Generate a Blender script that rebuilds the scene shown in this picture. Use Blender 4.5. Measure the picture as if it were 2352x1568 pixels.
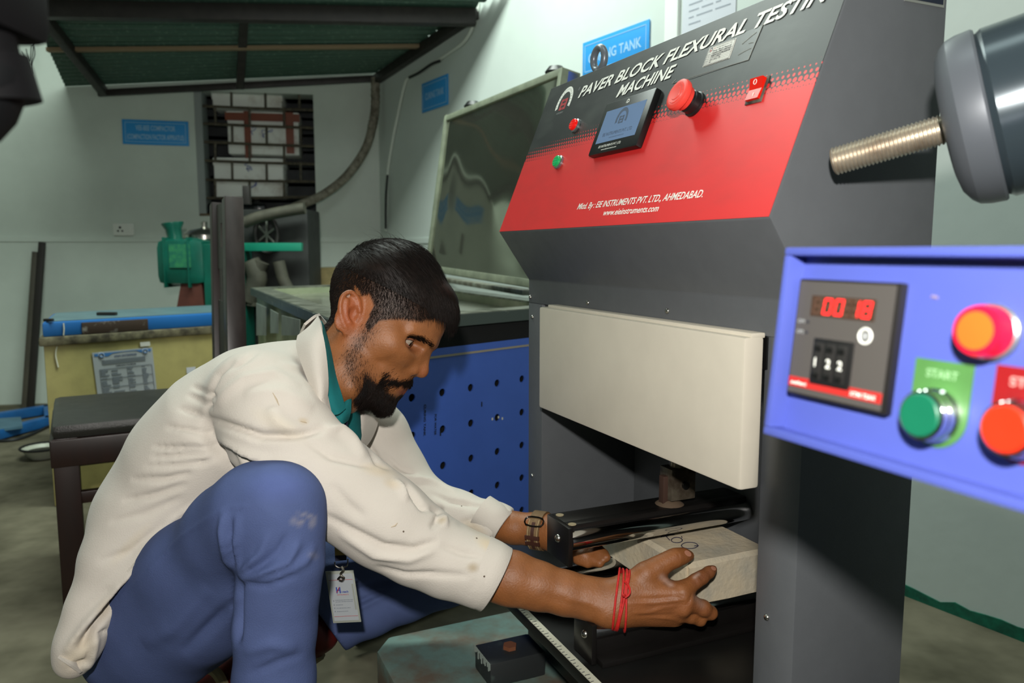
import bpy, bmesh, math, random
import numpy as np
from mathutils import Vector, Matrix

random.seed(7); np.random.seed(7)
for o in list(bpy.data.objects): bpy.data.objects.remove(o)
SC = bpy.context.scene
COL = SC.collection

# ------------------------------------------------------------------ camera
F = 1785.0; CX, CY = 1176.0, 784.0
TH = math.atan(209/F)                 # looks slightly down
H = .88
cT, sT = math.cos(TH), math.sin(TH)
cam_d = bpy.data.cameras.new('camera'); cam = bpy.data.objects.new('camera', cam_d); COL.objects.link(cam)
cam.location = (0, 0, H); cam.rotation_euler = (math.pi/2-TH, 0, 0)
cam_d.sensor_width = 36; cam_d.lens = 36*F/2352; cam_d.clip_start = .02
cam_d.dof.use_dof = True; cam_d.dof.focus_distance = 1.12; cam_d.dof.aperture_fstop = 6.0
SC.camera = cam
# ------------------------------------------------------------------ world + lights + exposure
wd = bpy.data.worlds.new('world'); SC.world = wd; wd.use_nodes = True
wd.node_tree.nodes['Background'].inputs[0].default_value = (.80, 1.0, .90, 1)
wd.node_tree.nodes['Background'].inputs[1].default_value = .085
def area(name, loc, target, power, sx, sy, col):
    l = bpy.data.lights.new(name, 'AREA'); l.energy = power; l.color = col
    l.shape = 'RECTANGLE'; l.size = sx; l.size_y = sy
    o = bpy.data.objects.new(name, l); COL.objects.link(o); o.location = loc
    o.rotation_euler = (Vector(target)-Vector(loc)).to_track_quat('-Z', 'Y').to_euler()
    return o
flash = bpy.data.lights.new('camera_flash', 'SPOT'); flash.energy = 68; flash.color = (1, .962, .905)
flash.spot_size = math.radians(110); flash.spot_blend = .6; flash.shadow_soft_size = .022
fo = bpy.data.objects.new('camera_flash', flash); COL.objects.link(fo); fo.location = (-.03, -.10, H+.20)
fo.rotation_euler = (math.pi/2-TH, 0, 0)
area('ceiling_tube', (-.75, 2.5, 2.9), (-.9, 3.4, 0), 92, 2.2, .5, (.88, 1, .92))
area('ceiling_tube_near', (.2, .6, 2.9), (.9, 1.9, 1.2), 12, 1.6, .5, (.86, 1, .95))
SC.view_settings.view_transform = 'Standard'; SC.view_settings.look = 'None'
SC.view_settings.gamma = 1; SC.view_settings.use_curve_mapping = False
SC.view_settings.exposure = 0.0

# ------------------------------------------------------------------ geometry helpers
def ray(px, py):
    x = (px-CX)/F; u = -(py-CY)/F
    return np.array([x, cT+u*sT, -sT+u*cT])
EYE = np.array([0, 0, H])
def P(px, py, t): return EYE+ray(px, py)*t          # world point at depth t along a sight line (used to measure)
def proj(V):
    V = np.asarray(V); d = V-EYE; t = d[..., 1]*cT-d[..., 2]*sT; u = d[..., 1]*sT+d[..., 2]*cT
    return CX+F*d[..., 0]/t, CY-F*u/t, t
def hit(px, py, p0, n):
    r = ray(px, py); p0 = np.asarray(p0); return EYE+r*(np.dot(p0-EYE, n)/np.dot(r, n))
def unit(v): v = np.asarray(v, float); return v/np.linalg.norm(v)
A = math.radians(24)
O = np.array([.068, 1.078, 0])
WV = np.array([math.sin(A), -math.cos(A), 0]); BV = np.array([math.cos(A), math.sin(A), 0]); ZV = np.array([0, 0, 1.])
MF = Matrix(((WV[0], BV[0], 0, O[0]), (WV[1], BV[1], 0, O[1]), (0, 0, 1, 0), (0, 0, 0, 1)))  # machine frame (w, s, z)
def M(w, s, z): return O+w*WV+s*BV+z*ZV
def frame(o, x, y, z=None):
    x = unit(x); y = unit(y); z = np.cross(x, y) if z is None else unit(z)
    return Matrix(((x[0], y[0], z[0], o[0]), (x[1], y[1], z[1], o[1]), (x[2], y[2], z[2], o[2]), (0, 0, 0, 1)))
I4 = Matrix.Identity(4)

def lin(c):
    c = c.lstrip('#'); v = [int(c[i:i+2], 16)/255 for i in (0, 2, 4)]
    return tuple((x/12.92 if x <= .04045 else ((x+.055)/1.055)**2.4) for x in v)+(1,)
MATS = {}
def mat(name, col, rough=.5, metal=0., var=.0, scale=8., bump=0., bscale=60., col2=None, emit=None, es=0., spec=.5, trans=0., coat=0., sss=0., stretch=None, thr=(.35, .65), detail=4, vcol=False, sheen=0.):
    if name in MATS: return MATS[name]
    m = bpy.data.materials.new(name); m.use_nodes = True; nt = m.node_tree; N = nt.nodes; L = nt.links
    b = N['Principled BSDF']; c = lin(col) if isinstance(col, str) else tuple(col)+(1,)
    b.inputs['Base Color'].default_value = c; b.inputs['Roughness'].default_value = rough; b.inputs['Metallic'].default_value = metal
    b.inputs['Specular IOR Level'].default_value = spec; b.inputs['Transmission Weight'].default_value = trans
    b.inputs['Coat Weight'].default_value = coat
    if sheen: b.inputs['Sheen Weight'].default_value = sheen
    if sss:
        b.inputs['Subsurface Weight'].default_value = sss; b.inputs['Subsurface Radius'].default_value = (.01, .004, .002); b.inputs['Subsurface Scale'].default_value = 1
    if emit: b.inputs['Emission Color'].default_value = lin(emit); b.inputs['Emission Strength'].default_value = es
    tc = N.new('ShaderNodeTexCoord'); mp = N.new('ShaderNodeMapping'); L.new(tc.outputs['Object'], mp.inputs[0])
    if stretch: mp.inputs['Scale'].default_value = stretch
    src = None
    if vcol:
        a = N.new('ShaderNodeVertexColor'); a.layer_name = 'Col'; src = a.outputs[0]
    if var or col2:
        n = N.new('ShaderNodeTexNoise'); n.inputs['Scale'].default_value = scale; n.inputs['Detail'].default_value = detail; n.inputs['Roughness'].default_value = .6
        L.new(mp.outputs[0], n.inputs[0])
        r = N.new('ShaderNodeMapRange'); r.inputs[1].default_value = thr[0]; r.inputs[2].default_value = thr[1]; L.new(n.outputs[0], r.inputs[0])
        mx = N.new('ShaderNodeMix'); mx.data_type = 'RGBA'; L.new(r.outputs[0], mx.inputs[0])
        if vcol:
            mx.inputs[0].default_value = 1; mx.blend_type = 'MULTIPLY'; L.new(src, mx.inputs[6])
            r.inputs[3].default_value = 1-var; r.inputs[4].default_value = 1+var*.3; L.remove(mx.inputs[0].links[0])
            cb = N.new('ShaderNodeCombineColor')
            for i in range(3): L.new(r.outputs[0], cb.inputs[i])
            L.new(cb.outputs[0], mx.inputs[7]); mx.inputs[0].default_value = 1
        else:
            c2 = lin(col2) if col2 else tuple(max(0, x*(1-var)) for x in c[:3])+(1,)
            mx.inputs[6].default_value = c; mx.inputs[7].default_value = c2
        src = mx.outputs[2]
        if rough > .1 and not vcol:
            r2 = N.new('ShaderNodeMapRange'); r2.inputs[3].default_value = rough*.85; r2.inputs[4].default_value = min(1, rough*1.2); L.new(n.outputs[0], r2.inputs[0]); L.new(r2.outputs[0], b.inputs['Roughness'])
    if src: L.new(src, b.inputs['Base Color'])
    if bump:
        n2 = N.new('ShaderNodeTexNoise'); n2.inputs['Scale'].default_value = bscale; n2.inputs['Detail'].default_value = 5; L.new(mp.outputs[0], n2.inputs[0])
        bp = N.new('ShaderNodeBump'); bp.inputs['Strength'].default_value = 1; bp.inputs['Distance'].default_value = bump; L.new(n2.outputs[0], bp.inputs['Height']); L.new(bp.outputs[0], b.inputs['Normal'])
    MATS[name] = m; return m

def tag(o, label=None, cat=None, group=None, kind=None):
    if label: o['label'] = label
    if cat: o['category'] = cat
    if group: o['group'] = group
    if kind: o['kind'] = kind
    return o
def empty(name, loc, label=None, cat=None, group=None, kind=None):
    o = bpy.data.objects.new(name, None); COL.objects.link(o); o.location = Vector(loc); o.empty_display_size = .05
    bpy.context.view_layer.update()
    return tag(o, label, cat, group, kind)
PARENTLOC = {}
class MB:
    """collects shapes of one object; everything in world metres through matrix mt"""
    def __init__(s, mt=I4): s.v = []; s.f = []; s.sm = []; s.mt = mt; s.uv = None
    def add(s, vs, fs, smooth=False, mt=None):
        k = len(s.v); T = s.mt if mt is None else s.mt @ mt
        for v in vs: s.v.append(tuple(T @ Vector(v)))
        for f in fs: s.f.append(tuple(i+k for i in f)); s.sm.append(smooth)
        return s
    def box(s, a, b, mt=None, bev=0.):
        x0, y0, z0 = [min(a[i], b[i]) for i in range(3)]; x1, y1, z1 = [max(a[i], b[i]) for i in range(3)]
        if bev:
            bev = min(bev, (x1-x0)*.45, (y1-y0)*.45, (z1-z0)*.45)
            bm = bmesh.new(); bmesh.ops.create_cube(bm, size=1)
            for v in bm.verts: v.co = Vector(((x0+x1)/2+v.co.x*(x1-x0), (y0+y1)/2+v.co.y*(y1-y0), (z0+z1)/2+v.co.z*(z1-z0)))
            bmesh.ops.bevel(bm, geom=bm.edges[:], offset=bev, segments=2, affect='EDGES', profile=.6)
            s.bm(bm, mt); return s
        vs = [(x, y, z) for z in (z0, z1) for y in (y0, y1) for x in (x0, x1)]
        return s.add(vs, [(0, 2, 3, 1), (4, 5, 7, 6), (0, 1, 5, 4), (2, 6, 7, 3), (0, 4, 6, 2), (1, 3, 7, 5)], mt=mt)
    def bm(s, bm, mt=None, smooth=False):
        bm.verts.index_update(); s.add([v.co[:] for v in bm.verts], [[v.index for v in f.verts] for f in bm.faces], smooth, mt); bm.free(); return s
    def prism(s, poly, d0, d1, axis=0, mt=None):
        """poly = [(u,v)...] extruded along axis from d0 to d1; (u,v) are the other two axes in order"""
        n = len(poly); vs = []
        for d in (d0, d1):
            for (u, v) in poly:
                p = [u, v]; p.insert(axis, d); vs.append(tuple(p))
        fs = [tuple(range(n))[::-1], tuple(range(n, 2*n))]+[(i, (i+1) % n, n+(i+1) % n, n+i) for i in range(n)]
        return s.add(vs, fs, mt=mt)
    def hexa(s, bot, top):
        """solid between two equal-length loops of world points"""
        n = len(bot)
        fs = [tuple(range(n))[::-1], tuple(range(n, 2*n))]+[(i, (i+1) % n, n+(i+1) % n, n+i) for i in range(n)]
        return s.add([tuple(p) for p in bot]+[tuple(p) for p in top], fs)
    def lathe(s, prof, o, ax, seg=32, mt=None, caps=True):
        ax = unit(ax); t = np.array([0, 0, 1.]) if abs(ax[2]) < .9 else np.array([1., 0, 0]); e1 = unit(np.cross(ax, t)); e2 = np.cross(ax, e1); vs = []; fs = []
        for (h, r) in prof:
            for i in range(seg):
                a = 2*math.pi*i/seg; vs.append(tuple(np.asarray(o)+ax*h+(e1*math.cos(a)+e2*math.sin(a))*max(r, 1e-5)))
        for k in range(len(prof)-1):
            for i in range(seg): fs.append((k*seg+i, k*seg+(i+1) % seg, (k+1)*seg+(i+1) % seg, (k+1)*seg+i))
        s.add(vs, fs, True, mt)
        if caps:
            n0 = len(s.v)-len(vs); s.f.append(tuple(n0+i for i in range(seg))[::-1]); s.sm.append(False)
            s.f.append(tuple(n0+(len(prof)-1)*seg+i for i in range(seg))); s.sm.append(False)
        return s
    def cyl(s, a, b, r, r2=None, seg=20, mt=None):
        a = np.asarray(a, float); b = np.asarray(b, float); L = np.linalg.norm(b-a)
        return s.lathe([(0, r), (L, r if r2 is None else r2)], a, b-a, seg, mt)
    def tube(s, pts, r, seg=10, mt=None, closed=False, flat=None):
        pts = [np.asarray(p, float) for p in pts]; n = len(pts); vs = []; fs = []; up = None
        for i, p in enumerate(pts):
            if closed: t = unit(pts[(i+1) % n]-pts[i-1])
            else: t = unit(pts[min(i+1, n-1)]-pts[max(i-1, 0)])
            if up is None: up = np.array([0, 0, 1.]) if abs(t[2]) < .9 else np.array([1., 0, 0])
            e1 = unit(np.cross(t, up)); e2 = np.cross(e1, t); up = e2
            rr = r[i] if hasattr(r, '__len__') else r
            for k in range(seg):
                a = 2*math.pi*k/seg; c1 = math.cos(a); c2 = math.sin(a)*(flat or 1)
                vs.append(tuple(p+(e1*c1+e2*c2)*rr))
        for i in range(n if closed else n-1):
            j = (i+1) % n
            for k in range(seg): fs.append((i*seg+k, i*seg+(k+1) % seg, j*seg+(k+1) % seg, j*seg+k))
        if not closed: fs += [tuple(range(seg))[::-1], tuple((n-1)*seg+k for k in range(seg))]
        return s.add(vs, fs, True, mt)
    def build(s, name, m, parent=None, mt2=None, sharp=40, bevel=0.):
        me = bpy.data.meshes.new(name); o = bpy.data.objects.new(name, me); COL.objects.link(o)
        if parent is not None:
            o.parent = parent; inv = parent.matrix_world.inverted(); vs = [tuple(inv @ Vector(v)) for v in s.v]
        else:
            vv = np.array(s.v); c = (vv.min(0)+vv.max(0))/2; c[2] = vv[:, 2].min(); o.location = Vector(c); vs = [tuple(np.array(v)-c) for v in s.v]
        me.from_pydata(vs, [], s.f); me.update()
        bm = bmesh.new(); bm.from_mesh(me); bmesh.ops.recalc_face_normals(bm, faces=bm.faces)
        if bevel:
            ed = [e for e in bm.edges if len(e.link_faces) == 2 and e.calc_face_angle(0) > .5]
            bmesh.ops.bevel(bm, geom=ed, offset=bevel, segments=2, affect='EDGES', profile=.6, clamp_overlap=True)
        bm.to_mesh(me); bm.free()
        for p in me.polygons: p.use_smooth = True
        try: me.set_sharp_from_angle(angle=math.radians(sharp))
        except Exception: pass
        me.materials.append(m)
        bpy.context.view_layer.update()
        return o

TXT = {}
def text(s, mt, width=None, height=None, m=None, name='lettering', parent=None, bold=0., shear=0., thick=.0002, align='L', res=3):
    """flat printed lettering as a mesh; mt = frame with x along the text, y up, origin at the baseline start"""
    c = bpy.data.curves.new('txt', 'FONT'); c.body = s; c.size = 1; c.offset = bold; c.shear = shear; c.extrude = 0; c.resolution_u = res
    c.fill_mode = 'FRONT'
    to = bpy.data.objects.new('txt', c); COL.objects.link(to); bpy.context.view_layer.update()
    me = bpy.data.meshes.new_from_object(to.evaluated_get(bpy.context.evaluated_depsgraph_get())); bpy.data.objects.remove(to)
    V = np.array([v.co[:] for v in me.vertices]); x0, x1 = V[:, 0].min(), V[:, 0].max(); y0, y1 = 0, .7
    sx = width/(x1-x0) if width else None; sy = height/.7 if height else None
    sx = sx or sy; sy = sy or sx
    W_ = (x1-x0)*sx; dx = {'L': 0, 'C': -W_/2, 'R': -W_}[align]
    b = MB(mt); b.add([((v[0]-x0)*sx+dx, v[1]*sy, thick) for v in V], [tuple(p.vertices) for p in me.polygons]); bpy.data.meshes.remove(me)
    nme = bpy.data.meshes.new(name); o = bpy.data.objects.new(name, nme); COL.objects.link(o)
    inv = Matrix.Identity(4)
    if parent is not None: o.parent = parent; inv = parent.matrix_world.inverted()
    nme.from_pydata([tuple(inv @ Vector(v)) for v in b.v], [], b.f); nme.materials.append(m); nme.update(); bpy.context.view_layer.update()
    return o
def catmull(pts, n=8, closed=False):
    pts = [np.asarray(p, float) for p in pts]; out = []; m = len(pts)
    for i in range(m if closed else m-1):
        p0 = pts[(i-1) % m] if closed or i > 0 else pts[0]; p1 = pts[i]; p2 = pts[(i+1) % m]; p3 = pts[(i+2) % m] if closed or i+2 < m else pts[-1]
        for k in range(n):
            t = k/n; out.append(.5*((2*p1)+(-p0+p2)*t+(2*p0-5*p1+4*p2-p3)*t*t+(-p0+3*p1-3*p2+p3)*t**3))
    if not closed: out.append(pts[-1])
    return out

# ------------------------------------------------------------------ implicit modelling (distance field + surface nets)
class Vol:
    def __init__(s, lo, hi, h):
        s.lo = np.array(lo, float); s.h = h; s.n = np.ceil((np.array(hi)-s.lo)/h).astype(int)+1
        s.v = np.full(s.n, .08, np.float32)
    def box(s, c0, c1, pad):
        a = np.minimum(c0, c1)-pad; b = np.maximum(c0, c1)+pad
        i0 = np.clip(np.floor((a-s.lo)/s.h).astype(int), 0, s.n); i1 = np.clip(np.ceil((b-s.lo)/s.h).astype(int)+1, 0, s.n)
        if (i1 <= i0).any(): return None
        g = np.meshgrid(*[(s.lo[k]+np.arange(i0[k], i1[k])*s.h).astype(np.float32) for k in range(3)], indexing='ij', sparse=True)
        return tuple(slice(i0[k], i1[k]) for k in range(3)), g
    def mix(s, sl, d, k, op):
        a = s.v[sl]
        if op == 'add':
            if k > 0: hh = np.maximum(k-np.abs(a-d), 0)/k; s.v[sl] = np.minimum(a, d)-hh*hh*k/4
            else: s.v[sl] = np.minimum(a, d)
        else:
            d = -d
            if k > 0: hh = np.maximum(k-np.abs(a-d), 0)/k; s.v[sl] = np.maximum(a, d)+hh*hh*k/4
            else: s.v[sl] = np.maximum(a, d)
    def cone(s, a, b, ra, rb, k=.01, op='add', st=None, f=1.):
        a = np.asarray(a, float); b = np.asarray(b, float); pad = max(ra, rb)*max(f, 1)+k+2*s.h+.02
        r = s.box(a, b, pad)
        if r is None: return s
        sl, (X, Y, Z) = r
        if st is not None:
            st = unit(st); g = 1/f-1
            def sq(p): return p+st*np.dot(p, st)*g
            q = (X*st[0]+Y*st[1]+Z*st[2])*g; X = X+st[0]*q; Y = Y+st[1]*q; Z = Z+st[2]*q; a = sq(a); b = sq(b)
        d = b-a; dd = float(d@d)+1e-12
        t = np.clip(((X-a[0])*d[0]+(Y-a[1])*d[1]+(Z-a[2])*d[2])/dd, 0, 1)
        D = np.sqrt((X-a[0]-t*d[0])**2+(Y-a[1]-t*d[1])**2+(Z-a[2]-t*d[2])**2)-(ra+t*(rb-ra))
        s.mix(sl, D.astype(np.float32), k, op); return s
    def ell(s, c, r, R=None, k=.01, op='add'):
        c = np.asarray(c, float); r = np.asarray(r, float); R = np.eye(3) if R is None else np.asarray(R)
        bx = s.box(c, c, r.max()+k+2*s.h+.01)
        if bx is None: return s
        sl, (X, Y, Z) = bx; q = [(X-c[0])*R[0, i]+(Y-c[1])*R[1, i]+(Z-c[2])*R[2, i] for i in range(3)]
        k0 = np.sqrt(sum((q[i]/r[i])**2 for i in range(3))); k1 = np.sqrt(sum((q[i]/r[i]**2)**2 for i in range(3)))+1e-9
        s.mix(sl, (k0*(k0-1)/k1).astype(np.float32), k, op); return s
    def half(s, p, n, op='cut', k=0.):
        """cut away the side the normal points to"""
        n = unit(n); g = [(s.lo[i]+np.arange(s.n[i])*s.h) for i in range(3)]
        D = (g[0][:, None, None]-p[0])*n[0]+(g[1][None, :, None]-p[1])*n[1]+(g[2][None, None, :]-p[2])*n[2]
        s.v = np.maximum(s.v, D.astype(np.float32)); return s
    def chain(s, pts, k=.01, st=None, f=1., op='add'):
        for (a, ra), (b, rb) in zip(pts[:-1], pts[1:]): s.cone(a, b, ra, rb, k, op, st, f)
        return s
    def mesh(s):
        v = s.v; ins = v < 0; n = v.shape; S = np.zeros(tuple(x-1 for x in n)+(3,), np.float32); C = np.zeros(tuple(x-1 for x in n), np.float32)
        edges = []
        for ax in range(3):
            sa = [slice(None)]*3; sb = [slice(None)]*3; sa[ax] = slice(0, -1); sb[ax] = slice(1, None)
            cr = ins[tuple(sa)] != ins[tuple(sb)]; idx = np.argwhere(cr)
            if len(idx) == 0: continue
            va = v[tuple(sa)][cr]; vb = v[tuple(sb)][cr]; t = va/(va-vb); pos = idx.astype(np.float32); pos[:, ax] += t
            o1, o2 = [k for k in range(3) if k != ax]; ok = np.ones(len(idx), bool)
            for k in (o1, o2): ok &= (idx[:, k] > 0) & (idx[:, k] < n[k]-1)
            idx = idx[ok]; pos = pos[ok]; sgn = ins[tuple(sa)][cr][ok]
            for d1 in (0, 1):
                for d2 in (0, 1):
                    c = idx.copy(); c[:, o1] -= d1; c[:, o2] -= d2
                    np.add.at(S, (c[:, 0], c[:, 1], c[:, 2]), pos); np.add.at(C, (c[:, 0], c[:, 1], c[:, 2]), 1)
            edges.append((ax, o1, o2, idx, sgn))
        act = C > 0; ID = -np.ones(C.shape, np.int64); ID[act] = np.arange(act.sum()); V = S[act]/C[act][:, None]*s.h+s.lo
        Q = []
        for ax, o1, o2, idx, sgn in edges:
            q = []
            for d1, d2 in ((0, 0), (1, 0), (1, 1), (0, 1)):
                c = idx.copy(); c[:, o1] -= d1; c[:, o2] -= d2; q.append(ID[c[:, 0], c[:, 1], c[:, 2]])
            q = np.stack(q, 1); flip = sgn if ax != 1 else ~sgn; q[flip] = q[flip][:, ::-1]; Q.append(q)
        return V, np.concatenate(Q)
def normals(V, Q):
    n = np.cross(V[Q[:, 2]]-V[Q[:, 0]], V[Q[:, 3]]-V[Q[:, 1]]); N = np.zeros_like(V)
    for k in range(4): np.add.at(N, Q[:, k], n)
    return N/(np.linalg.norm(N, axis=1, keepdims=True)+1e-12)
def smooth(V, Q, it=1, lam=.5):
    E = np.concatenate([Q[:, [0, 1]], Q[:, [1, 2]], Q[:, [2, 3]], Q[:, [3, 0]]]); E = np.concatenate([E, E[:, ::-1]])
    cnt = np.bincount(E[:, 0], minlength=len(V))[:, None]+1e-9
    for _ in range(it):
        S = np.zeros_like(V)
        for k in range(3): S[:, k] = np.bincount(E[:, 0], weights=V[E[:, 1], k], minlength=len(V))
        V = V*(1-lam)+lam*S/cnt
    return V
def trim(V, Q, keep):
    Q = Q[keep[Q].all(1)]; u, inv = np.unique(Q, return_inverse=True); return V[u], inv.reshape(Q.shape), u
def organic(name, V, Q, m, parent=None, col=None, origin=None):
    me = bpy.data.meshes.new(name); o = bpy.data.objects.new(name, me); COL.objects.link(o)
    if parent is not None: o.parent = parent; inv = np.array(parent.matrix_world.inverted()); V = V@inv[:3, :3].T+inv[:3, 3]
    else:
        c = np.array(origin) if origin is not None else (V.min(0)+V.max(0))/2; o.location = Vector(c); V = V-c
    me.vertices.add(len(V)); me.vertices.foreach_set('co', V.astype(np.float32).ravel())
    k = Q.shape[1]; me.loops.add(Q.size); me.loops.foreach_set('vertex_index', Q.astype(np.int32).ravel())
    me.polygons.add(len(Q)); me.polygons.foreach_set('loop_start', np.arange(0, Q.size, k, dtype=np.int32))
    try: me.polygons.foreach_set('loop_total', np.full(len(Q), k, np.int32))
    except Exception: pass
    me.update(calc_edges=True); me.validate()
    me.polygons.foreach_set('use_smooth', np.ones(len(me.polygons), bool))
    if col is not None:
        a = me.color_attributes.new('Col', 'FLOAT_COLOR', 'POINT'); c4 = np.ones((len(V), 4), np.float32); c4[:, :3] = col; a.data.foreach_set('color', c4.ravel())
    me.materials.append(m); bpy.context.view_layer.update(); return o
def seg_dist(px, py, line):
    """distance in photo pixels to a polyline and the place along it 0..1"""
    best = np.full(px.shape, 1e9); par = np.zeros(px.shape); n = len(line)-1
    for i in range(n):
        a = np.array(line[i], float); b = np.array(line[i+1], float); d = b-a; t = np.clip(((px-a[0])*d[0]+(py-a[1])*d[1])/(d@d+1e-9), 0, 1)
        D = np.hypot(px-a[0]-t*d[0], py-a[1]-t*d[1]); u = D < best; best = np.where(u, D, best); par = np.where(u, (i+t)/n, par)
    return best, par
def folds(V, N, lst, tmax=None):
    """real cloth relief: each fold = (line, width, height in m); pushes the camera-side cloth along its normal"""
    px, py, t = proj(V); view = unit_rows(EYE-V); fac = np.clip((N*view).sum(1)*3, 0, 1); D = np.zeros(len(V))
    for f in lst:
        line, w, hgt = f[:3]; d, par = seg_dist(px, py, line); e = np.sin(np.clip(par, .0, 1)*math.pi)**.6
        if len(f) > 3: e = e*(t < f[3])
        D += hgt*np.exp(-(d/w)**2)*e
    return V+N*(D*fac)[:, None]
def unit_rows(a): return a/(np.linalg.norm(a, axis=1, keepdims=True)+1e-12)
# ------------------------------------------------------------------ materials
WALLM = mat('painted_plaster', '#c9d3c9', .45, var=.12, scale=2.2, bump=.0008, bscale=25, spec=.5)
WALLR = mat('painted_plaster_bright', '#ccd5cf', .5, var=.08, scale=2.0, bump=.0006, bscale=25)
FLOORM = mat('dusty_concrete', '#736d5b', .75, col2='#484435', scale=3.5, bump=.002, bscale=18, spec=.25)
DKSTEEL = mat('dark_steel', '#2b2724', .5, var=.4, scale=20)
GREY = mat('machine_grey', '#585b5e', .42, var=.06, scale=30, bump=.00012, bscale=900, spec=.45)
BLACKP = mat('black_paint', '#0c0c0c', .35, var=.3, scale=30, spec=.5)
CHROME = mat('chrome', '#d8d8d8', .09, 1.)
STEEL = mat('bright_steel', '#b5b2aa', .25, 1.)
WHITEP = mat('ivory_enamel', '#cbc4b4', .38, var=.05, scale=14, spec=.4)
INK = mat('printed_ink', '#20222c', .8)
PAPER = mat('paper', '#c9ccd4', .7)
BLUESIGN = mat('sign_blue', '#3596dc', .5, spec=.3)
SIGNTXT = mat('sign_pale_lettering', '#9cc6e6', .6)
WHITETXT = mat('white_lettering', '#e9ebe2', .55)

# ------------------------------------------------------------------ room shell
CORN = np.array([-.799, 4.768, 0]); BD = np.array([-math.cos(math.radians(10)), -math.sin(math.radians(10)), 0]); BN = np.array([BD[1], -BD[0], 0])
if BN[1] > 0: BN = -BN
RD = unit([1.883, -2.978, 0]); RN = np.array([-abs(RD[1]), -RD[0], 0]); RN = unit(np.array([RD[1], -RD[0], 0]));
if RN[0] > 0: RN = -RN
WT = 2.95
def onB(px, py, off=0.): return hit(px, py, CORN+BN*off, BN)
def onR(px, py, off=0.): return hit(px, py, CORN+RN*off, RN)
def bco(p): d = np.asarray(p)-CORN; return float(d@BD), float(p[2])
def rco(p): d = np.asarray(p)-CORN; return float(d@RD), float(p[2])
BF = frame(CORN, -BD, ZV, BN)      # x to the right, y up, z out of the wall
RF = frame(CORN, RD, ZV, RN)
MB().box((-6, -2.5, -.08), (4, 6, 0)).build('floor', FLOORM)
bpy.data.objects['floor']['kind'] = 'structure'
# back wall with the window opening left out
w0 = bco(onB(447, 208)); w1 = bco(onB(727, 497)); wx0, wx1 = -w0[0], -w1[0]; wz0, wz1 = w1[1], w0[1]
b = MB(BF)
for (a0, a1, z0, z1) in ((-4.2, wx0, 0, WT), (wx1, 0, 0, WT), (wx0, wx1, 0, wz0), (wx0, wx1, wz1, WT)): b.box((a0, z0, -.16), (a1, z1, 0))
tag(b.build('wall_back', WALLM), kind='structure')
tag(MB().box((-4.4, -2.0, 0), (-4.28, 4.4, WT)).build('wall_left', WALLM), kind='structure')
b = MB(RF); b.box((0, 0, -.12), (6.5, WT, 0)); tag(b.build('wall_right', WALLR), kind='structure')
# thin ledges where the plaster steps
for nm, fn, co, pts in (('trim_1', BF, lambda p: -bco(p)[0], ((0, 552), (866, 552))),):
    z = bco(onB(400, 553))[1]; b = MB(fn); b.box((-4.2, z-.006, -.01), (-.01, z+.022, .006)); tag(b.build(nm, WALLM), kind='structure')
z = rco(onR(960, 556))[1]; b = MB(RF); b.box((.02, z-.006, -.01), (1.5, z+.02, .006)); tag(b.build('trim_2', WALLR), kind='structure')
# flat vertical cover strip on the right wall, behind the tester
a0 = rco(onR(1533, 40))[0]; a1 = rco(onR(1562, 40))[0]; b = MB(RF); b.box((a0, 1.0, -.01), (a1, WT, .012)); tag(b.build('trim_3', mat('white_strip', '#e6ece4', .4)), kind='structure')
# green painted skirting with a ragged edge
b = MB(RF); rnd = random.Random(3); x = 2.6
top = []; xs = []
while x < 4.6: xs.append(x); top.append(.018+rnd.random()*.016); x += .035
for i in range(len(xs)-1):
    b.add([(xs[i], 0, .004), (xs[i+1], 0, .004), (xs[i+1], top[i+1], .004), (xs[i], top[i], .004), (xs[i], 0, -.01), (xs[i+1], 0, -.01), (xs[i+1], top[i+1], -.01), (xs[i], top[i], -.01)],
          [(0, 1, 2, 3), (7, 6, 5, 4), (3, 2, 6, 7), (0, 4, 5, 1)])
tag(b.build('baseboard_right', mat('green_skirting', '#0f6b52', .6, var=.5, scale=30)), kind='structure')

# window: reveal, dark louvred store behind, grille of flat bars
DARK = mat('dark_void', '#0c0d0d', .9); LOUV = mat('dark_louvre', '#2c3033', .6, var=.3)
win = empty('window_1', BF @ Vector((wx0, wz0, 0)), kind='structure')
b = MB(BF)
for q in (((wx0-.3, wz0-.3, -.9), (wx1+.3, wz1+.3, -.88)), ((wx0-.32, wz0-.3, -.9), (wx0-.3, wz1+.3, -.16)), ((wx1+.3, wz0-.3, -.9), (wx1+.32, wz1+.3, -.16)), ((wx0-.3, wz1+.3, -.9), (wx1+.3, wz1+.32, -.16)), ((wx0-.3, wz0-.02, -.9), (wx1+.3, wz0, -.16))): b.box(*q)
b.build('recess', DARK, win)
b = MB(BF); fw = .05
b.box((wx0-.005, wz0, -.15), (wx0+fw*.7, wz1, .004)); b.build('window_frame', mat('grey_reveal', '#8d9492', .6), win)
for i in range(7):
    for xx0, xx1 in ((wx1-.42, wx1+.02),):
        z = wz0+(wz1-wz0)*(i+.1)/7; b = MB(BF); b.box((xx0, z, -.30), (xx1, z+.085, -.27), mt=Matrix.Translation((0, 0, 0))); b.build('slat', LOUV, win)
for i in range(6):
    z = wz0+(wz1-wz0)*(i+.12)/6; b = MB(BF); b.box((wx0+.02, z, -.26), (wx0+.30, z+.10, -.235)); b.build('slat', LOUV, win)
RUST = mat('rusty_grille', '#5d5646', .6, col2='#3c352b', scale=40)
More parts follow.
